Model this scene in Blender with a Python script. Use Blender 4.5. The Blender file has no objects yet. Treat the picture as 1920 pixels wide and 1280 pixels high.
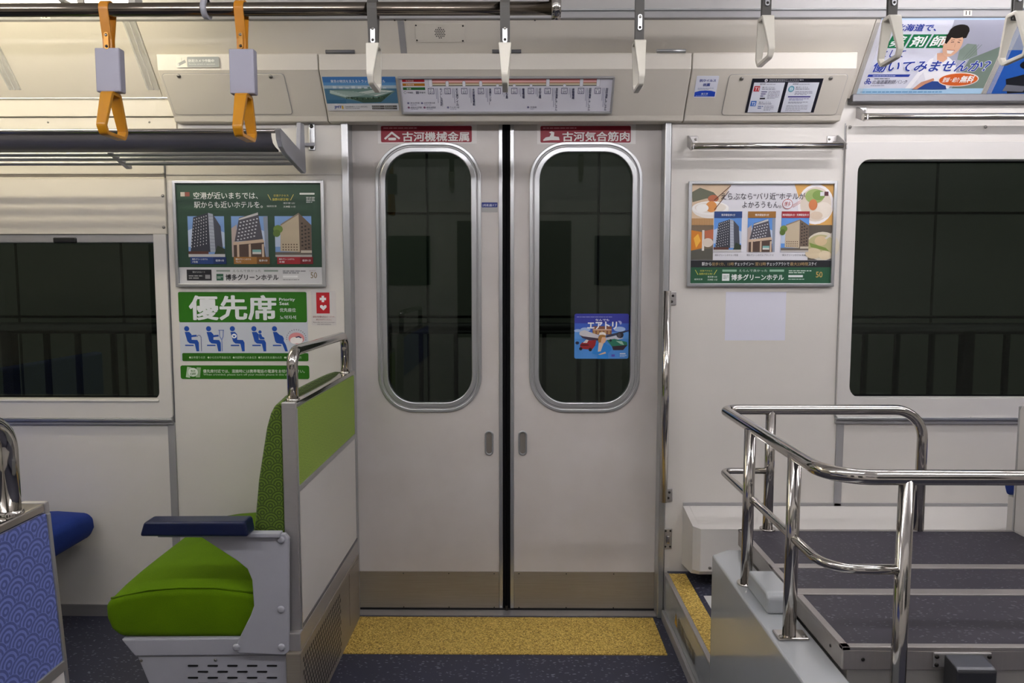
import bpy, bmesh, math, random
from mathutils import Vector, Matrix
random.seed(4)
SC = bpy.context.scene
COL = SC.collection

# ------------------------------------------------------------------ camera
CAM = Vector((0.0, -2.75, 1.305)); FPX = 1370.0
PITCH = math.radians(4.75); YAW = math.radians(0.5)
cd = bpy.data.cameras.new('camera'); cam = bpy.data.objects.new('camera', cd); COL.objects.link(cam)
cam.location = CAM; cam.rotation_euler = (math.pi/2 - PITCH, 0, YAW)
cd.sensor_width = 36.0; cd.sensor_fit = 'HORIZONTAL'; cd.lens = 36.0*FPX/1920.0
cd.clip_start = 0.02; cd.clip_end = 60
SC.camera = cam
# ------------------------------------------------------------------ world (a dark tunnel station outside)
w = bpy.data.worlds.new('world'); SC.world = w; w.use_nodes = True
w.node_tree.nodes['Background'].inputs[0].default_value = (0.235, 0.25, 0.225, 1)
w.node_tree.nodes['Background'].inputs[1].default_value = 1.15
# ------------------------------------------------------------------ exposure
vs = SC.view_settings
vs.view_transform = 'Standard'; vs.look = 'None'; vs.gamma = 1.0; vs.use_curve_mapping = False
vs.exposure = 1.36
LAMP_WARM = ((1.0, 0.91, 0.68), 16.5)     # colour, strength of the car's own ceiling tubes
LAMP_COOL = ((0.99, 0.96, 1.0), 16.0)
LAMP_NEAR = ((0.99, 0.97, 1.0), 27.0)

# ------------------------------------------------------------------ helpers: pixel of the photograph -> point on a plane
FW = Vector((-math.sin(YAW)*math.cos(PITCH), math.cos(YAW)*math.cos(PITCH), -math.sin(PITCH)))
RT = Vector((math.cos(YAW), math.sin(YAW), 0)); UP = RT.cross(FW)
def ray(px, py): return FW + RT*((px-960)/FPX) + UP*((640-py)/FPX)
def on_plane(px, py, p0, n):
    d = ray(px, py); n = Vector(n); return CAM + d*((Vector(p0)-CAM).dot(n)/d.dot(n))
def PY(px, py, y=0.0): return on_plane(px, py, (0, y, 0), (0, 1, 0))
def PX(px, py, x): return on_plane(px, py, (x, 0, 0), (1, 0, 0))
def PZ(px, py, z): return on_plane(px, py, (0, 0, z), (0, 0, 1))

# ------------------------------------------------------------------ materials
def s2l(c):
    return tuple((v/12.92 if v <= .04045 else ((v+.055)/1.055)**2.4) for v in c)
def hexc(h): return s2l(tuple(int(h[i:i+2], 16)/255 for i in (0, 2, 4)))
MATS = {}
class NT:
    def __init__(s, name):
        s.m = bpy.data.materials.new(name); s.m.use_nodes = True
        s.t = s.m.node_tree; s.b = s.t.nodes['Principled BSDF']
    def n(s, typ, **kw):
        x = s.t.nodes.new(typ)
        for k, v in kw.items(): setattr(x, k, v)
        return x
    def l(s, a, b): s.t.links.new(a, b)
    def math(s, op, a, b=None, c=None):
        x = s.n('ShaderNodeMath', operation=op)
        for i, v in enumerate((a, b, c)):
            if v is None: continue
            if isinstance(v, (int, float)): x.inputs[i].default_value = v
            else: s.l(v, x.inputs[i])
        return x.outputs[0]
    def mix(s, f, a, b):
        x = s.n('ShaderNodeMix', data_type='RGBA')
        if isinstance(f, (int, float)): x.inputs[0].default_value = f
        else: s.l(f, x.inputs[0])
        for i, v in ((6, a), (7, b)):
            if isinstance(v, tuple): x.inputs[i].default_value = (*v, 1)
            else: s.l(v, x.inputs[i])
        return x.outputs[2]
    def coord(s): return s.n('ShaderNodeTexCoord').outputs['Object']
    def noise(s, scale, detail=3, vec=None, stretch=None):
        v = vec or s.coord()
        if stretch:
            mp = s.n('ShaderNodeMapping'); mp.inputs['Scale'].default_value = stretch; s.l(v, mp.inputs[0]); v = mp.outputs[0]
        x = s.n('ShaderNodeTexNoise'); x.inputs['Scale'].default_value = scale; x.inputs['Detail'].default_value = detail
        s.l(v, x.inputs['Vector']); return x.outputs['Fac']
    def ramp(s, f, lo, hi):
        x = s.n('ShaderNodeMapRange'); x.inputs[1].default_value = lo; x.inputs[2].default_value = hi
        s.l(f, x.inputs[0]); return x.outputs[0]
    def bump(s, f, strength, dist=.001):
        x = s.n('ShaderNodeBump'); x.inputs['Strength'].default_value = strength; x.inputs['Distance'].default_value = dist
        s.l(f, x.inputs['Height']); s.l(x.outputs[0], s.b.inputs['Normal'])
    def set(s, **kw):
        for k, v in kw.items():
            i = s.b.inputs[k.replace('_', ' ')]
            if isinstance(v, tuple): i.default_value = (*v, 1)
            elif isinstance(v, (int, float)): i.default_value = v
            else: s.l(v, i)
        return s
def paint(name, hx, rough=.45, metal=0.0, var=.05, scale=6, spec=.5, coat=0.0):
    """painted or plastic surface with faint mottling"""
    k = NT(name); c = hexc(hx)
    f = k.noise(scale, 4)
    k.set(Base_Color=k.mix(f, tuple(v*(1-var) for v in c), tuple(min(1, v*(1+var)) for v in c)), Roughness=rough, Metallic=metal)
    k.b.inputs['Specular IOR Level'].default_value = spec
    if coat: k.b.inputs['Coat Weight'].default_value = coat; k.b.inputs['Coat Roughness'].default_value = .08
    MATS[name] = k.m; return k.m
def flat(hx, rough=.4):
    key = 'print_'+hx
    if key not in MATS:
        k = NT(key); k.set(Base_Color=hexc(hx), Roughness=rough); k.b.inputs['Specular IOR Level'].default_value = .35; MATS[key] = k.m
    return MATS[key]

WALL = paint('melamine_wall', 'd6d2cc', .38, var=.03, scale=3)
COVE = paint('cove_panel', 'cfc9be', .5, var=.03, scale=3)
COVER = paint('overhead_cover_paint', 'cec8bd', .42, var=.03, scale=5)
CEIL = paint('ceiling_paint', 'e4e2e0', .55, var=.02)
DOORM = NT('door_paint'); _f = DOORM.noise(4, 5)
DOORM.set(Base_Color=DOORM.mix(DOORM.ramp(_f, .35, .7), hexc('c6c0bc'), hexc('cfcac7')), Roughness=.42); DOORM = DOORM.m
SILVER = paint('satin_aluminium', 'b9bbbd', .32, .85, var=.04, scale=9)
WHITEMETAL = paint('white_painted_metal', 'd0cdc9', .35, var=.02)
GREYMETAL = paint('grey_painted_steel', 'a8a9b2', .4, var=.05, scale=12)
DARKMETAL = paint('dark_grey_trim', '6c6c70', .4, .3, var=.04)
TRIMGREY = paint('grey_aluminium_trim', 'a3a2a3', .4, .25, var=.03)
GLOSSGREY = paint('glossy_grey_paint', 'a9adb0', .16, var=.03, scale=3, coat=.6)
RUBBER = paint('black_rubber', '050508', .8, var=.1, spec=.15)
NAVY = paint('navy_plastic', '0f1a3e', .3, var=.08)
BLACK = paint('black_plastic', '101012', .45, var=.05)
SCREW = paint('steel_screw', '8d8a86', .3, .9)
SCREWDARK = paint('dark_screw', '3a3836', .4, .8)
ORANGE = paint('orange_leather', 'c07c12', .38, var=.08, scale=40)
ORANGEHANDLE = paint('amber_plastic', 'c28412', .25, var=.05, coat=.3)
BLOCKGREY = paint('grey_plastic_block', '9d9cab', .5, var=.02)
STRAPGREY = paint('grey_strap', '4c4a47', .55, var=.06, scale=40)
IVORY = paint('ivory_plastic', 'd9d5c9', .25, var=.03, coat=.3)
BRASS = paint('brass_rivet_plate', '9a6c2c', .35, .6)
TUNNEL = paint('tunnel_panel', '5c5f58', .75, var=.15, scale=2)
RAILNAVY = paint('dark_navy_railing', '090a10', .35, var=.05)
RACKGREY = paint('rack_plastic', '5d5c66', .5, var=.04)
def chrome(name, hx='c9c6c2', rough=.09):
    k = NT(name); f = k.noise(30, 3)
    k.set(Base_Color=hexc(hx), Metallic=1.0, Roughness=k.math('ADD', k.math('MULTIPLY', f, .06), rough-.03)); MATS[name] = k.m; return k.m
CHROME = chrome('polished_steel', 'c4c0bb', .1)
BARMETAL = chrome('bronze_tinted_steel', '857d73', .16)
def brushed(name, a, b, rough, st=(1, 1, 60), metal=.85):
    k = NT(name); f = k.noise(8, 6, stretch=st); g = k.noise(3.5, 4)
    k.set(Base_Color=k.mix(k.math('MULTIPLY', k.math('ADD', f, g), .5), hexc(a), hexc(b)), Metallic=metal,
          Roughness=k.math('ADD', k.math('MULTIPLY', g, .15), rough-.07)); MATS[name] = k.m; return k.m
KICK = brushed('scuffed_stainless', '7d756a', 'b0a89b', .4, metal=.45)
STEEL = brushed('brushed_stainless', 'a5a2a1', 'bcb9b8', .34, (1, 1, 40), .6)
EDGE = brushed('deck_edging', 'a39e9b', 'b8b3b0', .38, (30, 30, 1), .6)
# floor: dark blue-grey vinyl with pale flecks
def vinyl(name, base, fleck, sc=105):
    k = NT(name)
    v = k.n('ShaderNodeTexVoronoi'); mp = k.n('ShaderNodeMapping'); mp.inputs['Scale'].default_value = (.55, 1.4, 1)
    wv = k.n('ShaderNodeVectorMath', operation='ADD'); nz = k.n('ShaderNodeTexNoise'); nz.inputs['Scale'].default_value = 12
    c = k.coord(); k.l(c, nz.inputs['Vector']); k.l(c, wv.inputs[0])
    sc2 = k.n('ShaderNodeVectorMath', operation='SCALE'); sc2.inputs['Scale'].default_value = .06; k.l(nz.outputs['Color'], sc2.inputs[0]); k.l(sc2.outputs[0], wv.inputs[1])
    k.l(wv.outputs[0], mp.inputs[0]); k.l(mp.outputs[0], v.inputs['Vector']); v.inputs['Scale'].default_value = sc
    f = k.math('LESS_THAN', v.outputs['Distance'], k.math('MULTIPLY', k.noise(25, 2), .55))
    big = k.noise(4, 3)
    bc = k.mix(big, hexc(base), tuple(x*1.35 for x in hexc(base)))
    sel = k.n('ShaderNodeSeparateColor'); k.l(v.outputs['Color'], sel.inputs[0])
    amt = k.math('MULTIPLY', f, k.math('GREATER_THAN', sel.outputs[0], .55))
    k.set(Base_Color=k.mix(k.math('MULTIPLY', amt, .6), bc, hexc(fleck)), Roughness=.5); MATS[name] = k.m; return k.m
FLOORM = vinyl('fleck_vinyl_floor', '303242', '9698a6')
DECKM = vinyl('deck_vinyl', '34313a', '77757e', 135)
def grain(name, a, b, c):
    k = NT(name); v = k.n('ShaderNodeTexVoronoi'); v.inputs['Scale'].default_value = 260; k.l(k.coord(), v.inputs['Vector'])
    sel = k.n('ShaderNodeSeparateColor'); k.l(v.outputs['Color'], sel.inputs[0])
    m1 = k.mix(k.ramp(sel.outputs[0], .2, .9), hexc(a), hexc(b)); m2 = k.mix(k.math('GREATER_THAN', sel.outputs[1], .86), m1, hexc(c))
    k.set(Base_Color=m2, Roughness=.6); k.bump(sel.outputs[0], .5, .0015); MATS[name] = k.m; return k.m
YELLOW = grain('yellow_grit', 'b2903c', 'e8ca70', '8a7030')
def seigaiha(name, dark, light, R, fine=False):
    """woven wave-scale pattern (overlapping concentric arcs)"""
    k = NT(name); sp = k.n('ShaderNodeSeparateXYZ'); k.l(k.coord(), sp.inputs[0])
    u = k.math('DIVIDE', k.math('ADD', sp.outputs[0], sp.outputs[1]), R); v = k.math('DIVIDE', sp.outputs[2], R*.85)
    k0 = k.math('FLOOR', v)
    def dist(off):
        kk = k.math('ADD', k0, off)
        par = k.math('ABSOLUTE', k.math('MODULO', kk, 2.0))
        uu = k.math('ADD', u, par)
        du = k.math('SUBTRACT', k.math('MULTIPLY', k.math('FRACT', k.math('MULTIPLY', uu, .5)), 2.0), 1.0)
        dv = k.math('MULTIPLY', k.math('SUBTRACT', v, kk), .85)
        return k.math('SQRT', k.math('ADD', k.math('MULTIPLY', du, du), k.math('MULTIPLY', dv, dv)))
    d1, d2, d3 = dist(-1.0), dist(0.0), dist(1.0)
    in1 = k.math('LESS_THAN', d1, 1.0); in2 = k.math('LESS_THAN', d2, 1.0)
    def sel(f, a, b): return k.math('ADD', k.math('MULTIPLY', f, a), k.math('MULTIPLY', k.math('SUBTRACT', 1.0, f), b))
    d = sel(in1, d1, sel(in2, d2, d3))
    fr = k.math('FRACT', k.math('ADD', k.math('MULTIPLY', d, 3.0), .1))
    ring = k.math('GREATER_THAN', fr, .5)
    n = k.noise(300, 2)
    c0 = k.mix(ring, hexc(light), hexc(dark))
    k.set(Base_Color=k.mix(k.math('MULTIPLY', n, .35), c0, tuple(x*.55 for x in hexc(dark))), Roughness=.9)
    k.b.inputs['Sheen Weight'].default_value = .15
    k.bump(k.math('ADD', k.math('MULTIPLY', ring, -.7), k.math('MULTIPLY', n, .4)), .5, .0015); MATS[name] = k.m; return k.m
GREENWAVE = seigaiha('green_wave_moquette', '384f08', '5f7b14', .024)
GREENPANEL = seigaiha('green_wave_panel', '7e9c1a', '9ebc2e', .015)
BLUEWAVE = seigaiha('blue_wave_moquette', '455494', '6f7dc8', .023)
def moquette(name, a, b):
    k = NT(name); f = k.noise(7, 4); n = k.noise(420, 2)
    k.set(Base_Color=k.mix(k.math('MULTIPLY', k.math('ADD', f, n), .5), hexc(a), hexc(b)), Roughness=.92)
    k.b.inputs['Sheen Weight'].default_value = .04; k.b.inputs['Specular IOR Level'].default_value = .15; k.b.inputs['Sheen Roughness'].default_value = .4
    k.bump(n, .35, .001); MATS[name] = k.m; return k.m
GREENSEAT = moquette('green_moquette', '3c5a00', '6a8f00')
BLUESEAT = moquette('blue_moquette', '16296a', '2b459c')
def glass(name, tint):
    k = NT(name); k.t.nodes.remove(k.b)
    o = k.t.nodes['Material Output']; tr = k.n('ShaderNodeBsdfTransparent'); tr.inputs[0].default_value = (*tint, 1)
    gl = k.n('ShaderNodeBsdfGlossy'); gl.inputs['Roughness'].default_value = .015; gl.inputs[0].default_value = (.8, .85, .8, 1)
    fr = k.n('ShaderNodeFresnel'); fr.inputs[0].default_value = 1.45
    mx = k.n('ShaderNodeMixShader'); k.l(fr.outputs[0], mx.inputs[0]); k.l(tr.outputs[0], mx.inputs[1]); k.l(gl.outputs[0], mx.inputs[2]); k.l(mx.outputs[0], o.inputs[0])
    MATS[name] = k.m; return k.m
GLASS = glass('tinted_window_glass', (.46, .49, .46))
def clear_film(name):
    k = NT(name); k.set(Base_Color=(.8, .8, .78), Roughness=.25); k.b.inputs['Alpha'].default_value = .28; MATS[name] = k.m; return k.m
FILM = clear_film('clear_plastic_film')
def emit(name, c, s):
    k = NT(name); k.set(Base_Color=(.8, .8, .8), Emission_Color=c, Emission_Strength=s); MATS[name] = k.m; return k.m

# ------------------------------------------------------------------ mesh builder
class MB:
    def __init__(s): s.v = []; s.f = []; s.m = []; s.mats = []; s.sm = []
    def mi(s, mat):
        if mat not in s.mats: s.mats.append(mat)
        return s.mats.index(mat)
    def add(s, vs_, fs, mat, smooth=False):
        o = len(s.v); s.v += [tuple(p) for p in vs_]; i = s.mi(mat)
        for f in fs: s.f.append([o+q for q in f]); s.m.append(i); s.sm.append(smooth)
        return s
    def box(s, x0, x1, y0, y1, z0, z1, mat):
        v = [(x, y, z) for x in (x0, x1) for y in (y0, y1) for z in (z0, z1)]
        return s.add(v, [(0, 1, 3, 2), (4, 6, 7, 5), (0, 4, 5, 1), (2, 3, 7, 6), (0, 2, 6, 4), (1, 5, 7, 3)], mat)
    def prism(s, pts, axis, a0, a1, mat):
        """pts 2-D; axis 'y': (x,z); 'x': (y,z); 'z': (x,y)"""
        mk = {'y': lambda p, a: (p[0], a, p[1]), 'x': lambda p, a: (a, p[0], p[1]), 'z': lambda p, a: (p[0], p[1], a)}[axis]
        n = len(pts); v = [mk(p, a0) for p in pts]+[mk(p, a1) for p in pts]
        return s.add(v, [list(range(n))[::-1], list(range(n, 2*n))]+[(i, (i+1) % n, n+(i+1) % n, n+i) for i in range(n)], mat)
    def ring(s, outer, inner, y0, y1, mat):
        """flat plate with hole, loops of equal length in (x,z)"""
        n = len(outer)
        v = [(x, y0, z) for x, z in outer]+[(x, y0, z) for x, z in inner]+[(x, y1, z) for x, z in outer]+[(x, y1, z) for x, z in inner]
        f = []
        for i in range(n):
            j = (i+1) % n
            f += [(i, j, n+j, n+i), (2*n+i, 3*n+i, 3*n+j, 2*n+j), (i, 2*n+i, 2*n+j, j), (n+i, n+j, 3*n+j, 3*n+i)]
        return s.add(v, f, mat)
    def tube(s, path, r, mat, seg=12, caps=True, rs=None):
        P = [Vector(p) for p in path]; n = len(P)
        t = [(P[min(i+1, n-1)]-P[max(i-1, 0)]).normalized() for i in range(n)]
        u = t[0].orthogonal().normalized(); v = []
        for i in range(n):
            u = (u-t[i]*u.dot(t[i])).normalized(); w_ = t[i].cross(u); rr = rs[i] if rs else r
            for k in range(seg):
                a = 2*math.pi*k/seg; v.append(P[i]+u*math.cos(a)*rr+w_*math.sin(a)*rr)
        f = [(i*seg+k, i*seg+(k+1) % seg, (i+1)*seg+(k+1) % seg, (i+1)*seg+k) for i in range(n-1) for k in range(seg)]
        s.add(v, f, mat, True)
        if caps:
            o = len(s.v)-n*seg; i = s.mi(mat)
            s.f.append([o+k for k in range(seg)][::-1]); s.m.append(i); s.sm.append(False)
            s.f.append([o+(n-1)*seg+k for k in range(seg)]); s.m.append(i); s.sm.append(False)
        return s
    def dome(s, c, n, r, h, mat, seg=10):
        """screw head"""
        s.cuts = getattr(s, 'cuts', [])+[(len(s.v), len(s.f))]
        n = Vector(n).normalized(); u = n.orthogonal().normalized(); w_ = n.cross(u); c = Vector(c); v = []
        for rr, hh in ((1, 0), (.9, .6), (.55, .95)):
            v += [c+u*math.cos(2*math.pi*k/seg)*r*rr+w_*math.sin(2*math.pi*k/seg)*r*rr+n*h*hh for k in range(seg)]
        f = [(i*seg+k, i*seg+(k+1) % seg, (i+1)*seg+(k+1) % seg, (i+1)*seg+k) for i in range(2) for k in range(seg)]+[list(range(2*seg, 3*seg))]
        return s.add(v, f, mat, True)
    def build(s, name, parent=None, bevel=0, seg=2, smooth=False, sub=0):
        if len(getattr(s, 'cuts', [])) > 1:                 # several screw heads: one object each
            cc = s.cuts+[(len(s.v), len(s.f))]
            for (v0, f0), (v1, f1) in zip(cc, cc[1:]):
                q = MB(); q.v = s.v[v0:v1]; q.f = [[i-v0 for i in f] for f in s.f[f0:f1]]; q.m = s.m[f0:f1]; q.sm = s.sm[f0:f1]; q.mats = s.mats
                q.build(name.rstrip('s'), parent)
            return None
        if name in ('screws', 'bolts', 'rivets'): name = name[:-1]
        me = bpy.data.meshes.new(name); me.from_pydata(s.v, [], s.f)
        for m in s.mats: me.materials.append(m)
        for p, i, q in zip(me.polygons, s.m, s.sm): p.material_index = i; p.use_smooth = q or smooth
        me.update()
        bm = bmesh.new(); bm.from_mesh(me); bmesh.ops.recalc_face_normals(bm, faces=bm.faces); bm.to_mesh(me); bm.free()
        o = bpy.data.objects.new(name, me); COL.objects.link(o)
        if bevel:
            b = o.modifiers.new('bevel', 'BEVEL'); b.width = bevel; b.segments = seg; b.limit_method = 'ANGLE'; b.angle_limit = math.radians(35)
        if sub:
            b = o.modifiers.new('sub', 'SUBSURF'); b.levels = sub; b.render_levels = sub
        if parent is not None: adopt(o, parent)
        return o
def adopt(o, p):
    o.parent = p
    o.matrix_parent_inverse = Matrix.Translation(-p.location) if p.parent is None else Matrix.Identity(4)
def tag(o, label, cat, group=None, kind=None):
    o['label'] = label; o['category'] = cat
    if group: o['group'] = group
    if kind: o['kind'] = kind
    return o
def thing(name, loc, label, cat, group=None, kind=None):
    o = bpy.data.objects.new(name, None); COL.objects.link(o); o.location = loc; o.empty_display_size = .05
    return tag(o, label, cat, group, kind)
def sub(name, parent, mb, **kw):
    """mesh part; parent may be a thing (world coords kept) or a part"""
    return mb.build(name, parent, **kw)
def B(x0, x1, y0, y1, z0, z1, mat): return MB().box(x0, x1, y0, y1, z0, z1, mat)
def fillet(pts, r, seg=8):
    P = [Vector(p) for p in pts]; out = [P[0]]
    for i in range(1, len(P)-1):
        a = (P[i-1]-P[i]); b = (P[i+1]-P[i]); la, lb = a.length, b.length; a.normalize(); b.normalize()
        ang = a.angle(b); rr = r[i-1] if isinstance(r, (list, tuple)) else r
        d = min(rr/math.tan(ang/2), la*.49, lb*.49); rr = d*math.tan(ang/2)
        c = P[i]+(a+b).normalized()*(rr/math.sin(ang/2)); s0 = P[i]+a*d-c; s1 = P[i]+b*d-c
        tot = s0.angle(s1); ax = s0.cross(s1).normalized()
        for k in range(seg+1): out.append(c+Matrix.Rotation(tot*k/seg, 3, ax) @ s0)
    return out+[P[-1]]
def rrect(x0, x1, z0, z1, r, seg=6):
    out = []
    for cx, cz, a0 in ((x1-r, z1-r, 0), (x0+r, z1-r, 90), (x0+r, z0+r, 180), (x1-r, z0+r, 270)):
        out += [(cx+r*math.cos(math.radians(a0+90*k/seg)), cz+r*math.sin(math.radians(a0+90*k/seg))) for k in range(seg+1)]
    return out

# ------------------------------------------------------------------ flat printed matter
_txt = bpy.data.curves.new('text_source', 'FONT'); _txto = bpy.data.objects.new('text_source', _txt); COL.objects.link(_txto)
_txt.resolution_u = 2; _txt.space_line = .92
_cache = {}
def glyphs(body, bold):
    key = (body, bold)
    if key not in _cache:
        _txt.body = body; _txt.offset = bold
        bpy.context.view_layer.update()
        me = bpy.data.meshes.new_from_object(_txto.evaluated_get(bpy.context.evaluated_depsgraph_get()))
        _cache[key] = ([(v.co.x, v.co.y) for v in me.vertices], [list(p.vertices) for p in me.polygons]); bpy.data.meshes.remove(me)
    return _cache[key]
class Print:
    """flat sheet: crop rectangle (x0,y0,x1,y1) of the photo zoom mapped linearly to a rectangle in space"""
    def __init__(s, root, rect, O, U, V, wd, ht):
        s.root = root; s.r = rect; s.O = Vector(O); s.U = Vector(U).normalized(); s.V = Vector(V).normalized()
        s.N = s.U.cross(s.V); s.w = wd; s.h = ht; s.art = MB(); s.let = MB(); s.t = 0.0
    def p(s, x, y, off):
        x0, y0, x1, y1 = s.r
        return s.O+s.U*((x-x0)/(x1-x0)*s.w)+s.V*((y1-y)/(y1-y0)*s.h)+s.N*(s.t+off)
    def poly(s, pts, hx, layer=1, mb=None):
        s.k = (getattr(s, 'k', 0)+1) % 100; off = layer*.00025+s.k*2e-6
        (mb or s.art).add([s.p(x, y, off) for x, y in pts], [list(range(len(pts)))], flat(hx)); return s
    def rect(s, x0, y0, x1, y1, hx, layer=1, r=0):
        if r: return s.poly(rrect(x0, x1, y0, y1, r, 4), hx, layer)
        return s.poly([(x0, y1), (x1, y1), (x1, y0), (x0, y0)], hx, layer)
    def ell(s, cx, cy, rx, ry, hx, layer=1, a0=0, a1=360, n=24):
        return s.poly([(cx+rx*math.cos(math.radians(a0+(a1-a0)*k/n)), cy-ry*math.sin(math.radians(a0+(a1-a0)*k/n))) for k in range(n if a1-a0 == 360 else n+1)], hx, layer)
    def line(s, x0, y0, x1, y1, wd, hx, layer=2):
        d = Vector((x1-x0, y1-y0)); q = Vector((-d.y, d.x)).normalized()*wd/2
        return s.poly([(x0+q.x, y0+q.y), (x1+q.x, y1+q.y), (x1-q.x, y1-q.y), (x0-q.x, y0-q.y)], hx, layer)
    def text(s, body, x0, y0, x1, y1, hx, layer=4, bold=.0, shear=0.0, rot=False):
        v, f = glyphs(body, 0.0)
        if not v: return s
        xs = [a for a, b in v]; ys = [b for a, b in v]; ax, bx_, ay, by = min(xs), max(xs), min(ys), max(ys)
        out = []; f0 = f; f = []; e = bold*.8
        for j, (ox, oy) in enumerate(((0, 0),) if bold < .006 else ((-e, 0), (e, 0), (0, e*.8), (0, -e*.8)) if bold < .02 else [(e*math.cos(math.pi*c/5), e*.85*math.sin(math.pi*c/5)) for c in range(10)]):
            f = f+[[i+j*len(v) for i in q] for q in f0]
            for a, b in v:
                q = (a+ox-ax)/(bx_-ax or 1); t = (b+oy-ay)/(by-ay or 1)
                out.append(s.p(x0+(x1-x0)*q+shear*(t-.5)*(y1-y0), y1+(y0-y1)*t, layer*.00025+j*.00002))
        if abs(y1-y0)/(s.r[3]-s.r[1])*s.h > .014 : MB().add(out, f, flat(hx)).build('lettering', s.root)
        else: s.let.add(out, f, flat(hx))
        return s
    def bars(s, x0, y0, x1, y1, n, hx, layer=3, fill=.5):
        """lines of small type too fine to read"""
        h = (y1-y0)/n
        for i in range(n):
            xe = x1 if i < n-1 else x0+(x1-x0)*.7; x = x0; k = 0
            while x < xe:
                wd = min((.5+.9*random.random())*h*2.2, xe-x)
                s.rect(x, y0+i*h+h*(1-fill)/2, x+wd, y0+i*h+h*(1+fill)/2, hx, layer); x += wd+h*.35
        return s
    def sheet(s, hx, thick=.0008, r=0, name='sheet', mat=None):
        x0, y0, x1, y1 = s.r; m = mat or flat(hx)
        pts = rrect(x0, x1, y0, y1, r, 5) if r else [(x0, y0), (x1, y0), (x1, y1), (x0, y1)]
        n = len(pts); v = [s.p(x, y, 0) for x, y in pts]+[s.p(x, y, thick) for x, y in pts]
        MB().add(v, [list(range(n)), list(range(n, 2*n))]+[(i, (i+1) % n, n+(i+1) % n, n+i) for i in range(n)], m).build(name, s.root)
        s.t = thick; return s
    def done(s):
        if s.art.v: s.art.build('printed_graphics', s.root)
        if s.let.v: s.let.build('small_lettering', s.root)['kind'] = 'stuff'
def wall_print(name, label, cat, crop, zoom, rect, y=0.0, group=None, tgt=None):
    """crop=(px0,py0,px1,py1) photo region, zoom=image width of the crop, rect=sheet inside the crop image"""
    k = zoom/(crop[2]-crop[0]); f = lambda x, y_: (crop[0]+x/k, crop[1]+y_/k)
    x0, y0, x1, y1 = rect
    a = PY(*f(x0, (y0+y1)/2), y); b = PY(*f(x1, (y0+y1)/2), y); t = PY(*f((x0+x1)/2, y0), y); bo = PY(*f((x0+x1)/2, y1), y)
    wd = b.x-a.x; ht = t.z-bo.z
    root = thing(name, (a.x, y, bo.z), label, cat, group)
    return Print(root, rect, (a.x, y, bo.z), (1, 0, 0), (0, 0, 1), wd, ht)
def slope_print(name, label, cat, crop, zoom, rect, p0, d, lift=0.0006):
    """on an inclined panel: p0 a point of the panel, d its up direction in the YZ plane"""
    d = Vector(d).normalized(); n = Vector((1, 0, 0)).cross(d); p0 = Vector(p0)+n*lift
    k = zoom/(crop[2]-crop[0]); f = lambda x, y_: (crop[0]+x/k, crop[1]+y_/k)
    x0, y0, x1, y1 = rect
    a = on_plane(*f(x0, (y0+y1)/2), p0, n); b = on_plane(*f(x1, (y0+y1)/2), p0, n)
    t = on_plane(*f((x0+x1)/2, y0), p0, n); bo = on_plane(*f((x0+x1)/2, y1), p0, n)
    O = Vector((a.x, bo.y, bo.z)); root = thing(name, O, label, cat)
    return Print(root, rect, O, (1, 0, 0), d, b.x-a.x, (t-bo).length)

# ================================================================== THE SETTING
XL, XR, YN = -4.2, 4.2, -3.1           # ends of the car, side behind the camera
ST = 0.565; SZ = 0.185                  # step up beside the door
# floors
tag(B(XL, ST, YN, .1, -.04, 0, FLOORM).build('floor'), 'dark blue-grey flecked vinyl floor in front of the sliding doors', 'floor', kind='structure')
rf = thing('floor_raised', (ST, -.5, 0), 'raised flecked vinyl floor behind the yellow-edged step', 'floor', kind='structure')
B(ST+.012, XR, YN, 0, -.04, SZ, FLOORM).build('floor_surface', rf)
B(ST, ST+.012, -.74, -.02, 0, SZ-.004, GLOSSGREY).build('riser', rf)
B(ST-.012, ST, -.74, -.02, 0, .04, TRIMGREY).build('skirting', rf, bevel=.002)
B(ST-.004, ST+.012, -.74, -.02, SZ-.004, SZ+.003, STEEL).build('nosing', rf, bevel=.0015)
tag(B(ST+.012, ST+.075, -.74, -.03, SZ-.001, SZ+.003, YELLOW).build('step_edge_strip'), 'narrow yellow gritty anti-slip strip along the raised step edge', 'strip')
tag(B(-.615, .522, -.29, -.012, 0, .004, YELLOW).build('threshold_mat'), 'wide yellow gritty threshold mat lying before the sliding doors', 'mat')
# window wall
wb = thing('wall_back', (0, 0, 0), 'off-white melamine side wall of the car around doors and windows', 'wall', kind='structure')
m = MB()
for x0, x1, z0, z1 in ((-1.33, -.64, 0, 1.99), (XL, -1.33, 0, .80), (XL, -3.0, .80, 1.99), (-3.0, -1.33, 1.50, 1.99),
                       (ST, 1.225, 0, 1.99), (1.225, XR, 0, .83), (2.72, XR, .83, 1.99), (1.225, 2.72, 1.78, 1.99)):
    m.box(x0, x1, 0, .05, z0, z1, WALL)
m.box(-.64, ST, .03, .05, 1.905, 1.99, WALL)
m.build('wall_panels', wb)
for x0, x1, z0, z1 in ((-1.340, -1.312, .05, .765), (1.207, 1.235, .44, .772)):      # joint covers under the windows
    B(x0, x1, -.006, 0, z0, z1, TRIMGREY).build('joint_cover', wb, bevel=.0015)
B(-1.318, -1.312, -.003, 0, .765, 1.88, DARKMETAL).build('seam', wb)
B(1.198, 1.202, -.002, 0, .79, 1.88, TRIMGREY).build('seam', wb)
B(-1.31, -.64, -.004, 0, 1.697, 1.703, WHITEMETAL).build('panel_edge', wb)
B(XL, -1.318, -.012, 0, 1.700, 1.7045, WHITEMETAL).build('panel_edge', wb)
B(XL, -1.257, -.018, .01, 1.907, 1.968, COVE).build('upper_panel', wb, bevel=.002)
u = B(XL, -1.262, -.010, .01, 1.83, 1.904, COVE).build('upper_panel', wb, bevel=.002)
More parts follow.
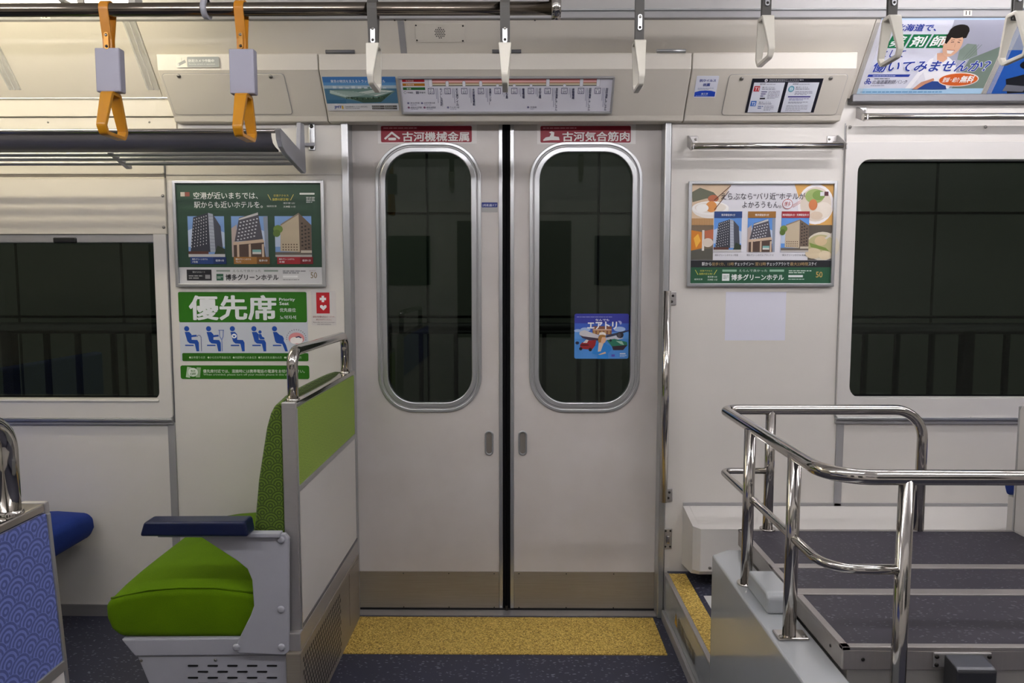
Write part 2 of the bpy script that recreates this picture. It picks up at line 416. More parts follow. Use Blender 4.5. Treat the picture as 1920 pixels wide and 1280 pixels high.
mm = MB()
for px in (90, 280): mm.dome(PY(px, 229, -.0105), (0, -1, 0), .004, .002, SCREW)
mm.build('screws', u)
B(1.202, XR, -.008, 0, 1.80, 1.872, WALL).build('upper_panel', wb, bevel=.002)
B(XL, -.66, -.008, 0, 0, .045, STEEL).build('wainscot_strip', wb)
# end walls, the side behind the camera, ceiling
wf = thing('wall_front', (0, YN, 0), 'off-white side wall behind the viewer with dark windows and doors', 'wall', kind='structure')
B(XL, XR, YN-.05, YN, 0, 2.3, WALL).build('wall_panels', wf)
for x0, x1, z0, z1 in ((-3.0, -1.36, .86, 1.62), (1.25, 2.7, .86, 1.75), (-.5, -.18, .84, 1.79), (.08, .43, .84, 1.79)):
    B(x0, x1, YN, YN+.006, z0, z1, BLACK).build('window_pane', wf)
for x0, x1, h in ((-1.28, -.72, '2f4f3a'), (.62, 1.18, '51555e')): B(x0, x1, YN, YN+.012, 1.27, 1.67, flat(h)).build('poster_frame', wf)
tag(B(XL-.05, XL, YN, .05, 0, 2.3, WALL).build('wall_left'), 'plain end wall of the car beyond the blue seats, outside the view', 'wall', kind='structure')
tag(B(XR, XR+.05, YN, .05, 0, 2.3, WALL).build('wall_right'), 'plain end wall of the car beyond the luggage platform, outside the view', 'wall', kind='structure')
ce = thing('ceiling', (0, -1.5, 2.3), 'pale ceiling with sloped cove panels above the window wall', 'ceiling', kind='structure')
m = MB()
prof = [(-.195, 2.200), (-.25, 2.235), (-.34, 2.265), (-.5, 2.285), (-1.5, 2.30), (-2.6, 2.285), (-2.95, 2.20), (-3.1, 1.95)]
n = len(prof); m.add([(x, y, z) for x in (XL, XR) for y, z in prof]+[(x, y, 2.36) for x in (XL, XR) for y in (-.195, -3.1)],
                     [(i, i+1, n+i+1, n+i) for i in range(n-1)]+[(2*n, 2*n+1, 2*n+3, 2*n+2)], CEIL)
m.build('ceiling_panel', ce)
def cove_quad(x0, x1, t0, t1, mat, lift=0.0, th=.012):
    a = Vector((0, -.02, 1.965)); b = Vector((0, -.2, 2.185)); nn = Vector((0, -.77, -.63))
    p = [(x, *(a.lerp(b, t)+nn*l)[1:]) for x in (x0, x1) for t in (t0, t1) for l in (lift, lift-th)]
    return MB().add(p, [(0, 1, 3, 2), (4, 6, 7, 5), (0, 4, 5, 1), (2, 3, 7, 6), (0, 2, 6, 4), (1, 5, 7, 3)], mat)
jx = [XL, -1.30, PY(757, 70, -.13).x, 1.205, XR]
for x0, x1 in zip(jx, jx[1:]): cove_quad(x0+.0015, x1-.0015, 0, .985, COVE).build('cove_panel', ce)
cove_quad(jx[2]-.011, jx[2]+.011, .1, .985, TRIMGREY, .002).build('cove_joint', ce)
B(XL, XR, -.215, -.185, 2.183, 2.206, TRIMGREY).build('cove_rail', ce, bevel=.003)
B(XL, XR, -.222, -.19, 2.206, 2.211, SILVER).build('cove_lip', ce, bevel=.001)
B(XL, -1.262, -.035, .0, 1.985, 2.012, TRIMGREY).build('ledge_trim', ce, bevel=.003)
B(XL, -1.262, -.026, .0, 1.968, 1.985, SILVER).build('ledge_trim', ce, bevel=.002)
B(1.205, XR, -.042, .0, 1.948, 1.976, DARKMETAL).build('ledge_trim', ce, bevel=.003)
m = MB()
for px in (117,): m.dome(PY(px, 171, -.036), (0, -1, 0), .004, .002, SCREW)
for px in (760, 1003, 740): m.dome(PY(px, 38, -.2155), (0, -1, 0), .003, .0015, SCREWDARK)
m.build('screws', ce)

# ---- windows
def window(name, xo0, xo1, zo0, zo1, xi0, xi1, zi0, zi1, r, label):
    t = thing(name, ((xi0+xi1)/2, 0, zi0), label, 'window', kind='structure')
    MB().ring(rrect(xo0, xo1, zo0, zo1, .012), rrect(xi0, xi1, zi0, zi1, r), -.012, .035, WHITEMETAL).build('window_frame', t, bevel=.002)
    MB().ring(rrect(xi0-.012, xi1+.012, zi0-.012, zi1+.012, r), rrect(xi0+.004, xi1-.004, zi0+.004, zi1-.004, r), .0352, .047, RUBBER).build('gasket', t)
    B(xi0-.01, xi1+.01, .048, .054, zi0-.01, zi1+.01, GLASS).build('pane', t)
    return t
w1 = window('window_1', -3.06, -1.316, 783e-3, 1.64, -2.98, -1.364, .855, 1.60, .03, 'wide dark window under the luggage rack on the left')
B(XL, -1.316, -.022, 0, .772, .783, SILVER).build('sill_trim', w1, bevel=.002)
B(XL, -1.316, -.012, 0, .758, .772, TRIMGREY).build('sill_trim', w1, bevel=.002)
B(-3.0, -1.364, -.016, .034, .846, .856, WHITEMETAL).build('window_sill', w1, bevel=.003)
w2 = window('window_2', 1.2, 2.78, .79, 1.812, 1.247, 2.68, .865, 1.748, .045, 'wide dark window above the luggage platform on the right')
B(1.2, XR, -.022, 0, .782, .792, SILVER).build('sill_trim', w2, bevel=.002)
B(1.2, XR, -.012, 0, .766, .782, TRIMGREY).build('sill_trim', w2, bevel=.002)
m = MB()
for p in ((1594, 238), (1848, 238)): m.dome(PY(*p, -.0125), (0, -1, 0), .006, .003, SCREW)
for p in ((1593, 783), (1820, 783)): m.dome(PY(*p, -.0125), (0, -1, 0), .003, .002, SCREWDARK)
m.build('screws', w2)
# ---- sliding doors
def leaf(name, x0, x1, gx0, gx1, hx, side, label):
    t = thing(name, ((x0+x1)/2, .06, 0), label, 'door', kind='structure')
    zi0, zi1 = .822, 1.80
    out = rrect(x0, x1, .0, 1.93, .001, 10); inn = rrect(gx0-.012, gx1+.012, zi0-.012, zi1+.012, .125, 10)
    MB().ring(out, inn, .06, .10, DOORM).build('door_leaf', t)
    MB().ring(rrect(gx0-.026, gx1+.026, zi0-.026, zi1+.026, .14, 10), rrect(gx0-.014, gx1+.014, zi0-.014, zi1+.014, .128, 10), .052, .06, SILVER).build('window_frame', t, bevel=.002)
    MB().ring(rrect(gx0-.014, gx1+.014, zi0-.014, zi1+.014, .128, 10), rrect(gx0-.008, gx1+.008, zi0-.008, zi1+.008, .122, 10), .057, .07, TRIMGREY).build('window_groove', t)
    MB().ring(rrect(gx0-.008, gx1+.008, zi0-.008, zi1+.008, .122, 10), rrect(gx0+.012, gx1-.012, zi0+.012, zi1-.012, .105, 10), .054, .075, SILVER).build('window_bead', t, bevel=.003)
    MB().prism(rrect(gx0-.01, gx1+.01, zi0-.01, zi1+.01, .12, 10), 'y', .078, .084, GLASS).build('pane', t)
    k = B(x0+.001, x1-.001 if side < 0 else x1-.001, .056, .06, -.02, .158, KICK).build('kick_plate', t, bevel=.001)
    m = MB()
    for i in range(4): 
        xx = x0+.02+(x1-x0-.04)*i/3
        for zz in (.15, .012): m.dome((xx, .056, zz), (0, -1, 0), .0025, .0012, SCREWDARK)
    m.build('screws', k)
    h = MB().ring(rrect(hx-.017, hx+.017, .625, .723, .0165, 8), rrect(hx-.0105, hx+.0105, .632, .716, .0104, 8), .055, .0605, SILVER).build('finger_pull', t, bevel=.0015)
    MB().prism(rrect(hx-.0105, hx+.0105, .632, .716, .0104, 8), 'y', .0590, .0599, MATS.get('pull_recess') or paint('pull_recess', '7a746e', .4)).build('recess', h)
    e = x1 if side < 0 else x0
    a = (e, e+.0145) if side < 0 else (e-.0145, e)
    B(a[0], a[1], .054, .1, 0, 1.93, SILVER).build('edge_strip', t, bevel=.002)
    q = (e+.0145, -.0462) if side < 0 else (-.0458, e-.0145)
    B(q[0], q[1], .058, .1, 0, 1.93, RUBBER).build('edge_seal', t, bevel=.003)
    return t
d1 = leaf('door_1', -.655, -.075, -.517, -.168, -.114, -1, 'left leaf of the pale grey sliding door')
tag(B(-.66, .60, .0525, .0555, -.02, .010, BLACK).build('trim_5'), 'dark gap line under both sliding doors', 'gap', kind='structure')
d2 = leaf('door_2', -.017, .585, .068, .443, .017, 1, 'right leaf of the pale grey sliding door with the blue window sticker')
B(-.66, .60, .005, .052, -.03, .003, STEEL).build('trim_1')
tag(bpy.data.objects['trim_1'], 'low steel door sill rail under both sliding doors', 'sill', kind='structure')
tag(B(-.052, -.040, .045, .058, .004, .022, SCREWDARK).build('trim_2', bevel=.002), 'tiny dark floor stop between the door leaves', 'stop', kind='structure')
tag(MB().box(-.655, -.628, -.012, .06, 0, 1.95, SILVER).build('trim_3', bevel=.004, seg=3), 'slim silver door jamb beside the green seat partition', 'door jamb', kind='structure')
tag(MB().box(.538, .562, -.012, .06, 0, 1.95, SILVER).build('trim_4', bevel=.004, seg=3), 'slim silver door jamb beside the yellow-edged step', 'door jamb', kind='structure')
# ---- the dark station outside
tw = thing('wall_station', (0, 1.42, 0), 'dark panelled station wall seen through the windows', 'wall', kind='structure')
jn = [-4.6, -3.85, -2.853, -2.253, -1.4, -.513, .45, 1.4, 2.333, 3.3, 4.2]
for a, b in zip(jn, jn[1:]):
    for z0, z1 in ((0, 1.10), (1.10, 1.682), (1.682, 2.6)):
        B(a+.008, b-.008, 1.4, 1.43, z0+.008, z1-.008, TUNNEL).build('panel', tw)
B(-5, 5, 1.431, 1.46, -.3, 2.8, BLACK).build('backing', tw)
rl = thing('station_railing', (0, .9, 0), 'dark navy pipe railing with thin balusters outside the windows', 'railing')
MB().tube([(-4.5, .9, 1.068), (4.5, .9, 1.068)], .029, RAILNAVY, 14).build('top_rail', rl)
bx = [-3.8+.173*i for i in range(44)]
bal = None
for i, x in enumerate([-2.915, -2.74, -2.377, -2.219, -2.038, -1.862, -1.69, -1.0, -.83, -.649, -.488, -.313, -.14, .129, .303, .423, .6, 1.55, 1.73, 1.889, 2.062, 2.433, 2.61, 2.78]):
    if bal is None:
        bal = B(-.011, .011, -.011, .011, 0, 1.05, RAILNAVY).build('baluster', rl); bal.location = (x, .9, 0); first = bal
    else:
        o = first.copy(); COL.objects.link(o); o.location = (x, .9, 0)
for x in (-2.566, .9, 2.234): B(x-.026, x+.026, .875, .925, 0, 1.05, RAILNAVY).build('post', rl)
tag(B(-5, 5, .5, 1.43, -.35, -.3, TUNNEL).build('floor_station'), 'dark station walkway outside the car', 'floor', kind='structure')

# ================================================================== LAMPS
def lamp(x0, x1, y, z, spec, label):
    t = thing('ceiling_lamp', ((x0+x1)/2, y, z), label, 'lamp', 'fluorescent lamp rows on the ceiling')
    MB().prism([(y-.02, z+.02), (y+.02, z+.02), (y+.02, 2.292), (y-.02, 2.292)], 'x', x0, x1, WHITEMETAL).build('housing', t)
    MB().tube([(x0+.02, y, z), (x1-.02, y, z)], .012, emit('tube_%d' % len(MATS), *spec), 8).build('tube', t)
    for x in (x0, x1-.02): B(x, x+.02, y-.022, y+.022, z-.018, z+.014, WHITEMETAL).build('lamp_holder', t)
lamp(-3.9, -2.56, -.53, 2.122, LAMP_WARM, 'bare fluorescent tube above the rack, farthest left')
lamp(-2.5, -1.12, -.53, 2.122, LAMP_WARM, 'bare fluorescent tube glaring at the top left behind the orange straps')
lamp(.85, 2.2, -.6, 2.155, LAMP_COOL, 'bare fluorescent tube above the white grab handles, just out of view')
lamp(2.26, 3.6, -.6, 2.155, LAMP_COOL, 'bare fluorescent tube above the pharmacist poster, just out of view')
lamp(-2.4, -1.0, -1.85, 2.16, LAMP_NEAR, 'fluorescent tube on the viewer side above the blue partition, out of view')
lamp(-.6, .8, -1.85, 2.16, LAMP_NEAR, 'fluorescent tube on the viewer side above the camera, out of view')
lamp(1.2, 2.6, -1.85, 2.16, LAMP_NEAR, 'fluorescent tube on the viewer side above the luggage platform, out of view')

# ================================================================== OVERHEAD COVERS
FP = (0, -.152, 2.034); FD = (0, -.107, .134)          # sloped face of the covers
FN = Vector((1, 0, 0)).cross(Vector(FD).normalized())
def fx(px, py): return on_plane(px, py, FP, FN)
def cover(x0, x1, label):
    t = thing('overhead_cover', ((x0+x1)/2, 0, 1.89), label, 'cover')
    MB().prism([(.02, 1.882), (-.036, 1.882), (-.045, 1.900), (-.152, 2.034), (-.157, 2.088), (-.10, 2.090), (.02, 1.97)], 'x', x0+.0015, x1-.0015, COVER).build('shell', t, bevel=.004, seg=3)
    return t
XA, XB = PY(602, 150, -.12).x, PY(1293, 150, -.12).x
c1 = cover(-1.257, XA, 'cream overhead cover with the security camera sticker and hatch')
c2 = cover(XA, XB, 'long cream overhead cover above the doors carrying the route map')
c3 = cover(XB, 1.168, 'cream overhead cover with the terminal guide hatch on the right')
def hatch(t, pl, pr, pt, pb, screws):
    a = fx(pl, (pt+pb)/2); b = fx(pr, (pt+pb)/2); d = Vector(FD).normalized(); top = fx(960, pt); bot = fx(960, pb)
    h = (top-bot).length; base = Vector((0, bot.y, bot.z)); pts = rrect(a.x, b.x, 0, h, .012)
    v = [Vector((x, 0, 0))+base+d*q+FN*l for l in (.0, .003) for x, q in pts]; n = len(pts)
    pts2 = rrect(a.x-.0018, b.x+.0018, -.0018, h+.0018, .0135); v2 = [Vector((x, 0, 0))+base+d*q+FN*l for l in (.0, .0006) for x, q in pts2]
    ff = [list(range(n)), list(range(n, 2*n))]+[(i, (i+1) % n, n+(i+1) % n, n+i) for i in range(n)]
    MB().add(v2, ff, TRIMGREY).build('hatch_seam', t)
    o = MB().add(v, ff, COVER).build('hatch', t, bevel=.001)
    m = MB()
    for s in screws: m.dome(fx(*s)+FN*.003, FN, .0075, .005, SCREW)
    m.build('screws', o)
hatch(c1, 316, 540, 137, 213, ((336, 142), (508, 143)))
hatch(c3, 1360, 1578, 141, 216, ((1390, 147), (1557, 146)))
for px in (638, 950, 1258):
    p = PY(px, 101, -.16); MB().tube([(p.x-.05, -.160, 2.092), (p.x+.05, -.160, 2.092)], .0065, DARKMETAL if px < 1200 else SILVER, 8).build('hinge', c2)
# speaker on the cove
cn = Vector((0, -.77, -.63)).normalized(); cdv = Vector((0, -.18, .22)).normalized(); cp = Vector((0, -.02, 1.965))
def cvp(px, py): return on_plane(px, py, cp, cn)
def slab(corners, n, th, mat):
    v = [Vector(c) for c in corners]+[Vector(c)+n*th for c in corners]
    return MB().add(v, [(0, 1, 2, 3), (4, 5, 6, 7)]+[(i, (i+1) % 4, 4+(i+1) % 4, 4+i) for i in range(4)], mat)
def cove_rect(p0, p1, p2, p3, th, mat):
    a, b = cvp(*p0), cvp(*p2); q = lambda x, z: Vector((x, z.y, z.z)); return slab([q(a.x, a), q(b.x, a), q(b.x, b), q(a.x, b)], cn, th, mat)
sp = thing('speaker_panel', cvp(825, 62), 'small square-cornered speaker plate with round cluster of holes', 'speaker')
cove_rect((777, 44), 0, (873, 79), 0, .003, COVE).build('plate', sp, bevel=.001)
m = MB(); c0 = cvp(825, 61)+cn*.0031
for i in range(-3, 4):
    for j in range(-3, 4):
        a = Vector((i*.0064+(j % 2)*.0032, 0, 0))+cdv*j*.0056
        if a.length < .019:
            m.add([c0+a+Vector((math.cos(k*math.pi/4)*.0021, 0, 0))+cdv*math.sin(k*math.pi/4)*.0021+cn*.0003 for k in range(8)], [list(range(8))], BLACK)
m.build('holes', sp)['kind'] = 'stuff'
m = MB()
for p in ((780, 47), (868, 48), (782, 75), (868, 76)): m.dome(cvp(*p)+cn*.003, cn, .003, .0015, SCREWDARK)
m.build('screws', sp)
# clear plastic poster holders on the left cove
for (a, b, c, d, lab) in (((235, 40), (262, 40), (297, 168), (272, 168), 'clear plastic poster holder strip beside the camera-sticker cover'),
                          ((-40, 40), (-15, 40), (32, 168), (10, 168), 'clear plastic poster holder strip at the far left edge')):
    xx = (cvp(*a).x+cvp(*d).x)/2; wd = .045; top, bo = cvp(*a), cvp(*d)
    t = thing('poster_holder', (xx, bo.y, bo.z), lab, 'holder', 'clear poster holders')
    slab([(xx, top.y, top.z), (xx+wd, top.y, top.z), (xx+wd, bo.y, bo.z), (xx, bo.y, bo.z)], cn, .003, FILM).build('strip', t)
    for e in (.004, .022, .041): slab([(xx+e, top.y, top.z), (xx+e+.002, top.y, top.z), (xx+e+.002, bo.y, bo.z), (xx+e, bo.y, bo.z)], cn, .005, FILM).build('rib', t)

# ================================================================== LUGGAGE RACK
rk = thing('luggage_rack', (-2.0, 0, 1.73), 'grey overhead luggage rack with three steel tubes above the left window', 'rack')
prof = [(-.302, 1.793), (-.299, 1.772), (-.286, 1.754), (-.260, 1.745), (-.228, 1.741)]
m = MB(); n = len(prof)
m.add([(x, y, z+o) for x in (-3.9, -.815) for o in (0, .006) for y, z in prof],
      [(i, i+1, 2*n+i+1, 2*n+i) for i in range(n-1)]+[(n+i, n+i+1, 3*n+i+1, 3*n+i) for i in range(n-1)]+[(0, 2*n, 3*n, n), (n-1, 3*n-1, 4*n-1, 2*n-1)], RACKGREY)
m.build('front_shelf', rk, smooth=True)
MB().tube([(-3.9, -.300, 1.797), (-.80, -.300, 1.797)], .008, CHROME, 10).build('front_tube', rk)
for y, z in ((-.205, 1.738), (-.169, 1.729), (-.130, 1.719)): MB().tube([(-3.9, y, z), (-.80, y, z)], .0078, SILVER, 10).build('tube', rk)
MB().prism([(-.311, 1.800), (-.298, 1.806), (-.085, 1.772), (-.072, 1.872), (-.03, 1.876), (-.018, 1.703), (-.032, 1.697), (-.235, 1.730), (-.285, 1.748), (-.303, 1.768)], 'x', -.80, -.783, GREYMETAL).build('end_bracket', rk, bevel=.003)
MB().prism([(-.225, 1.738), (-.215, 1.748), (-.095, 1.722), (-.09, 1.706), (-.105, 1.703)], 'x', -1.405, -1.388, GREYMETAL).build('middle_bracket', rk, bevel=.003)
for x0, x1 in ((-.775, -.752), (-.822, -.803)):
    p = B(x0, x1, -.006, 0, 1.785, 1.885, SILVER).build('wall_plate', rk, bevel=.003)
    mm = MB()
    for z in (1.872, 1.797): mm.dome(((x0+x1)/2, -.006, z), (0, -1, 0), .0075, .004, SCREWDARK)
    mm.build('bolts', p)
B(-.80, -.752, -.012, -.004, 1.80, 1.812, GREYMETAL).build('bracket_web', rk, bevel=.002)
# roller blind housing over the left window
bl = thing('window_blind', (-2.2, 0, 1.45), 'cream roller blind pulled down over the top of the left window', 'blind')
B(-3.02, -1.312, -.014, 0, 1.478, 1.686, COVE).build('cover_panel', bl, bevel=.002)
B(-2.98, -1.362, -.006, .02, 1.447, 1.478, TRIMGREY).build('bottom_rail', bl, bevel=.003)
a = PY(100, 450, -.01); b = PY(143, 450, -.01); B(a.x, b.x, -.014, .0, 1.446, 1.466, BLACK).build('pull_tab', bl, bevel=.004)
m = MB()
for p in ((305, 367), (307, 426)): m.dome(PY(*p, -.0145), (0, -1, 0), .006, .003, SCREW)
m.build('screws', bl)

# ================================================================== WALL RAILS
def wall_rail(px0, px1, py, brackets, label, xend=None):
    a = PY(px0, py, -.075); b = PY(px1, py, -.075); x1 = xend or b.x
    t = thing('wall_rail', ((a.x+x1)/2, 0, a.z), label, 'rail')
    MB().tube([(a.x, -.075, a.z), (x1, -.075, a.z)], .012, CHROME, 12).build('tube', t)
    for bx_, s in brackets:
        x = PY(bx_, py, -.04).x
        MB().prism([(0, a.z+.05), (-.012, a.z+.05), (-.09, a.z+.004), (-.09, a.z-.012), (-.06, a.z-.012), (0, a.z+.012)], 'x', x-.002, x+.002, STEEL).build('bracket', t)
        p = B(min(x, x+s*.036), max(x, x+s*.036), -.004, 0, a.z+.012, a.z+.05, STEEL).build('mounting_plate', t, bevel=.002)
        mm = MB()
        for q in (.010, .028): mm.dome((x+s*q, -.004, a.z+.02+q*.6), (0, -1, 0), .0045, .003, SCREW)
        mm.build('screws', p)
    return t
wall_rail(1296, 1580, 274, ((1294, 1), (1577, -1)), 'short steel rail above the framed food and hotel poster')
wall_rail(1618, 1900, 219, ((1615, 1),), 'long steel rail below the pharmacist poster', 3.6)
gb = thing('grab_bar', (.548, -.05, .47), 'tall chrome vertical grab bar at the right door jamb', 'grab bar')
MB().tube([(.548, -.05, .475), (.548, -.05, 1.268)], .0145, CHROME, 14).build('bar', gb)
for z, s in ((1.235, 1), (.485, -1)):
    B(.553, .560, -.055, 0, z-.008, z+.012, STEEL).build('arm', gb, bevel=.002)
    p = B(.56, .592, -.008, 0, z-.022, z+.03, STEEL).build('mounting_plate', gb, bevel=.004)
    mm = MB(); mm.dome((.578, -.008, z+.014), (0, -1, 0), .005, .003, SCREWDARK); mm.dome((.574, -.008, z-.008), (0, -1, 0), .005, .003, SCREWDARK); mm.build('screws', p)
la = thing('wall_latch', (.578, 0, .28), 'small steel latch plate on the wall below the vertical grab bar', 'latch')
p = B(.560, .592, -.006, 0, .275, .357, STEEL).build('plate', la, bevel=.003)
B(.568, .583, -.018, -.006, .30, .332, CHROME).build('catch', la, bevel=.004)
mm = MB()
for x in (.567, .585):
    for z in (.285, .347): mm.dome((x, -.006, z), (0, -1, 0), .004, .002, SCREWDARK)
mm.build('screws', p)

# ================================================================== OVERHEAD BAR AND STRAPS
BZ, BYY = 1.951, -.95
ob = thing('overhead_bar', (-1.5, BYY, BZ), 'long overhead handrail bar carrying the orange and dark grey straps', 'handrail')
MB().tube([(-3.6, BYY, BZ), (.085, BYY, BZ)], .0155, BARMETAL, 16).build('bar', ob)
MB().tube([(.078, BYY, BZ), (.100, BYY, BZ)], .026, CHROME, 18).build('end_flange', ob)
MB().tube([(.086, BYY, BZ), (.086, BYY, 2.296)], .014, BARMETAL, 12).build('drop_post', ob)
x = PY(387, 20, BYY).x
MB().tube([(x-.006, BYY, BZ), (x+.006, BYY, BZ)], .023, GREYMETAL, 16).build('clamp', ob)
B(x-.006, x+.006, BYY-.008, BYY+.008, BZ+.01, BZ+.06, GREYMETAL).build('clamp_arm', ob)
MB().tube([(x, BYY, BZ+.05), (x, BYY, 2.296)], .01, BARMETAL, 10).build('drop_post', ob)
ob2 = thing('overhead_bar', (1.6, -.8, 2.12), 'higher overhead handrail bar carrying the ivory straps on the right, out of view', 'handrail')
MB().tube([(.2, -.8, 2.13), (3.6, -.8, 2.13)], .0165, CHROME, 14).build('bar', ob2)
for x in (.22, 2.2): MB().tube([(x, -.8, 2.13), (x, -.8, 2.298)], .012, CHROME, 10).build('drop_post', ob2)
ob3 = thing('overhead_bar', (-2.2, -.8, 2.12), 'higher overhead handrail bar at the top left edge, out of view', 'handrail')
MB().tube([(-3.6, -.8, 2.17), (-1.0, -.8, 2.17)], .0165, CHROME, 14).build('bar', ob3)
for x in (-1.02, -2.4): MB().tube([(x, -.8, 2.17), (x, -.8, 2.296)], .012, CHROME, 10).build('drop_post', ob3)
def ribbon(path, th, x0, x1, mat):
    P = [Vector(p) for p in path]; n = len(P); v = []
    for i in range(n):
        t = (P[min(i+1, n-1)]-P[max(i-1, 0)]).normalized(); q = Vector((-t.y, t.x))*th/2
        for x in (x0, x1): v += [(x, P[i].x+q.x, P[i].y+q.y), (x, P[i].x-q.x, P[i].y-q.y)]
    f = [(0, 1, 3, 2), (4*n-4, 4*n-2, 4*n-1, 4*n-3)]
    for i in range(n-1):
        a, b = 4*i, 4*i+4; f += [(a, a+2, b+2, b), (a+1, b+1, b+3, a+3), (a, b, b+1, a+1), (a+2, a+3, b+3, b+2)]
    return MB().add(v, f, mat)
def handle(x, y, zt, zb, mat, wtop, wbot, half, tilt=0.0):
    """triangular grip ring in the plane across the bar"""
    h = zt-zb; loop = fillet([(0, -half*.0, zt-.004), (0, -.017, zt-.004), (0, -half, zb+.022), (0, -half*.8, zb+.005), (0, half*.8, zb+.005), (0, half, zb+.022), (0, .017, zt-.004), (0, 0, zt-.004)], .007, 3)[:-1]
    n = len(loop); c = Vector((0, 0, (zt+zb)/2)); v = []
    for i, p in enumerate(loop):
        t = (loop[(i+1) % n]-loop[(i-1) % n]).normalized(); q = Vector((0, -t.z, t.y))*.0048
        wd = (wbot+(wtop-wbot)*max(0, min(1, (p.z-zb)/h)))/2
        for s in (-1, 1):
            for e in (-1, 1): v.append(Vector((x+s*wd, y, 0))+p+q*e)
    f = []
    for i in range(n):
        a, b = 4*i, 4*((i+1) % n); f += [(a, b, b+1, a+1), (a+2, a+3, b+3, b+2), (a, a+2, b+2, b), (a+1, b+1, b+3, a+3)]
    return MB().add(v, f, mat)
def strap(px, y, barz, zs, zt, zb, kind, label, block=None):
    x = PY(px, 100, y).x
    t = thing('hanging_strap', (x, y, zb), label, 'strap', 'strap handles hanging from the overhead bars')
    sm, hm, wd = (ORANGE, ORANGEHANDLE, .011) if kind == 'orange' else (STRAPGREY, IVORY, .0115)
    r = .0185
    path = [(y-.004, zs), (y-.006, barz-.07), (y-r, barz-.004)]+[(y-r*math.cos(a), barz+r*math.sin(a)) for a in [math.pi*k/8 for k in range(9)]]+[(y+r, barz-.004), (y+.006, barz-.07), (y+.004, zs)]
    ribbon(path, .0032, x-wd, x+wd, sm).build('band', t)
    zm = barz-.075 if kind == 'orange' else barz-.062
    if kind == 'white': zm = zt+.045
    pl = MB().prism(rrect(x-.0055, x+.0055, zm-.02, zm+.02, .0054), 'y', y-.0115, y-.0075, BRASS if kind == 'orange' else SILVER).build('rivet_plate', t)
    mm = MB(); mm.dome((x, y-.0115, zm+.013), (0, -1, 0), .0036, .002, SCREW); mm.dome((x, y-.0115, zm-.013), (0, -1, 0), .0036, .002, SCREWDARK); mm.build('rivets', pl)
    if block: B(x-.030, x+.030, y-.011, y+.014, block[0], block[1], BLOCKGREY).build('grip_block', t, bevel=.003)
    handle(x, y, zt, zb, hm, .030 if kind == 'orange' else .031, .021 if kind == 'orange' else .012, .047 if kind == 'orange' else .05).build('grip_ring', t, bevel=.0015)
    return t
strap(205, BYY, BZ, 1.752, 1.757, 1.650, 'orange', 'orange leather strap with grey block, left one of the orange pair', (1.757, 1.860))
strap(455, BYY, BZ, 1.748, 1.752, 1.645, 'orange', 'orange leather strap with grey block nearest the camera-sticker hatch', (1.752, 1.857))
strap(701, BYY, BZ, 1.860, 1.868, 1.765, 'grey', 'dark grey strap with ivory handle in front of the harbour advert')
strap(947, BYY, BZ, 1.860, 1.868, 1.765, 'grey', 'dark grey strap with ivory handle in front of the route map')
strap(1198, -.8, 2.13, 1.912, 1.921, 1.80, 'white', 'dark grey strap with ivory handle right of the end of the overhead bar')
strap(1434, -.8, 2.13, 1.972, 1.981, 1.866, 'white', 'ivory strap handle hanging above the terminal guide')
strap(1669, -.8, 2.13, 1.972, 1.981, 1.866, 'white', 'ivory strap handle overlapping the left half of the pharmacist poster')
strap(1902, -.8, 2.13, 1.972, 1.990, 1.868, 'white', 'ivory strap handle at the right edge of the picture')
strap(137, -.8, 2.17, 2.125, 2.130, 2.010, 'white', 'ivory strap handle whose tip shows at the top left edge')

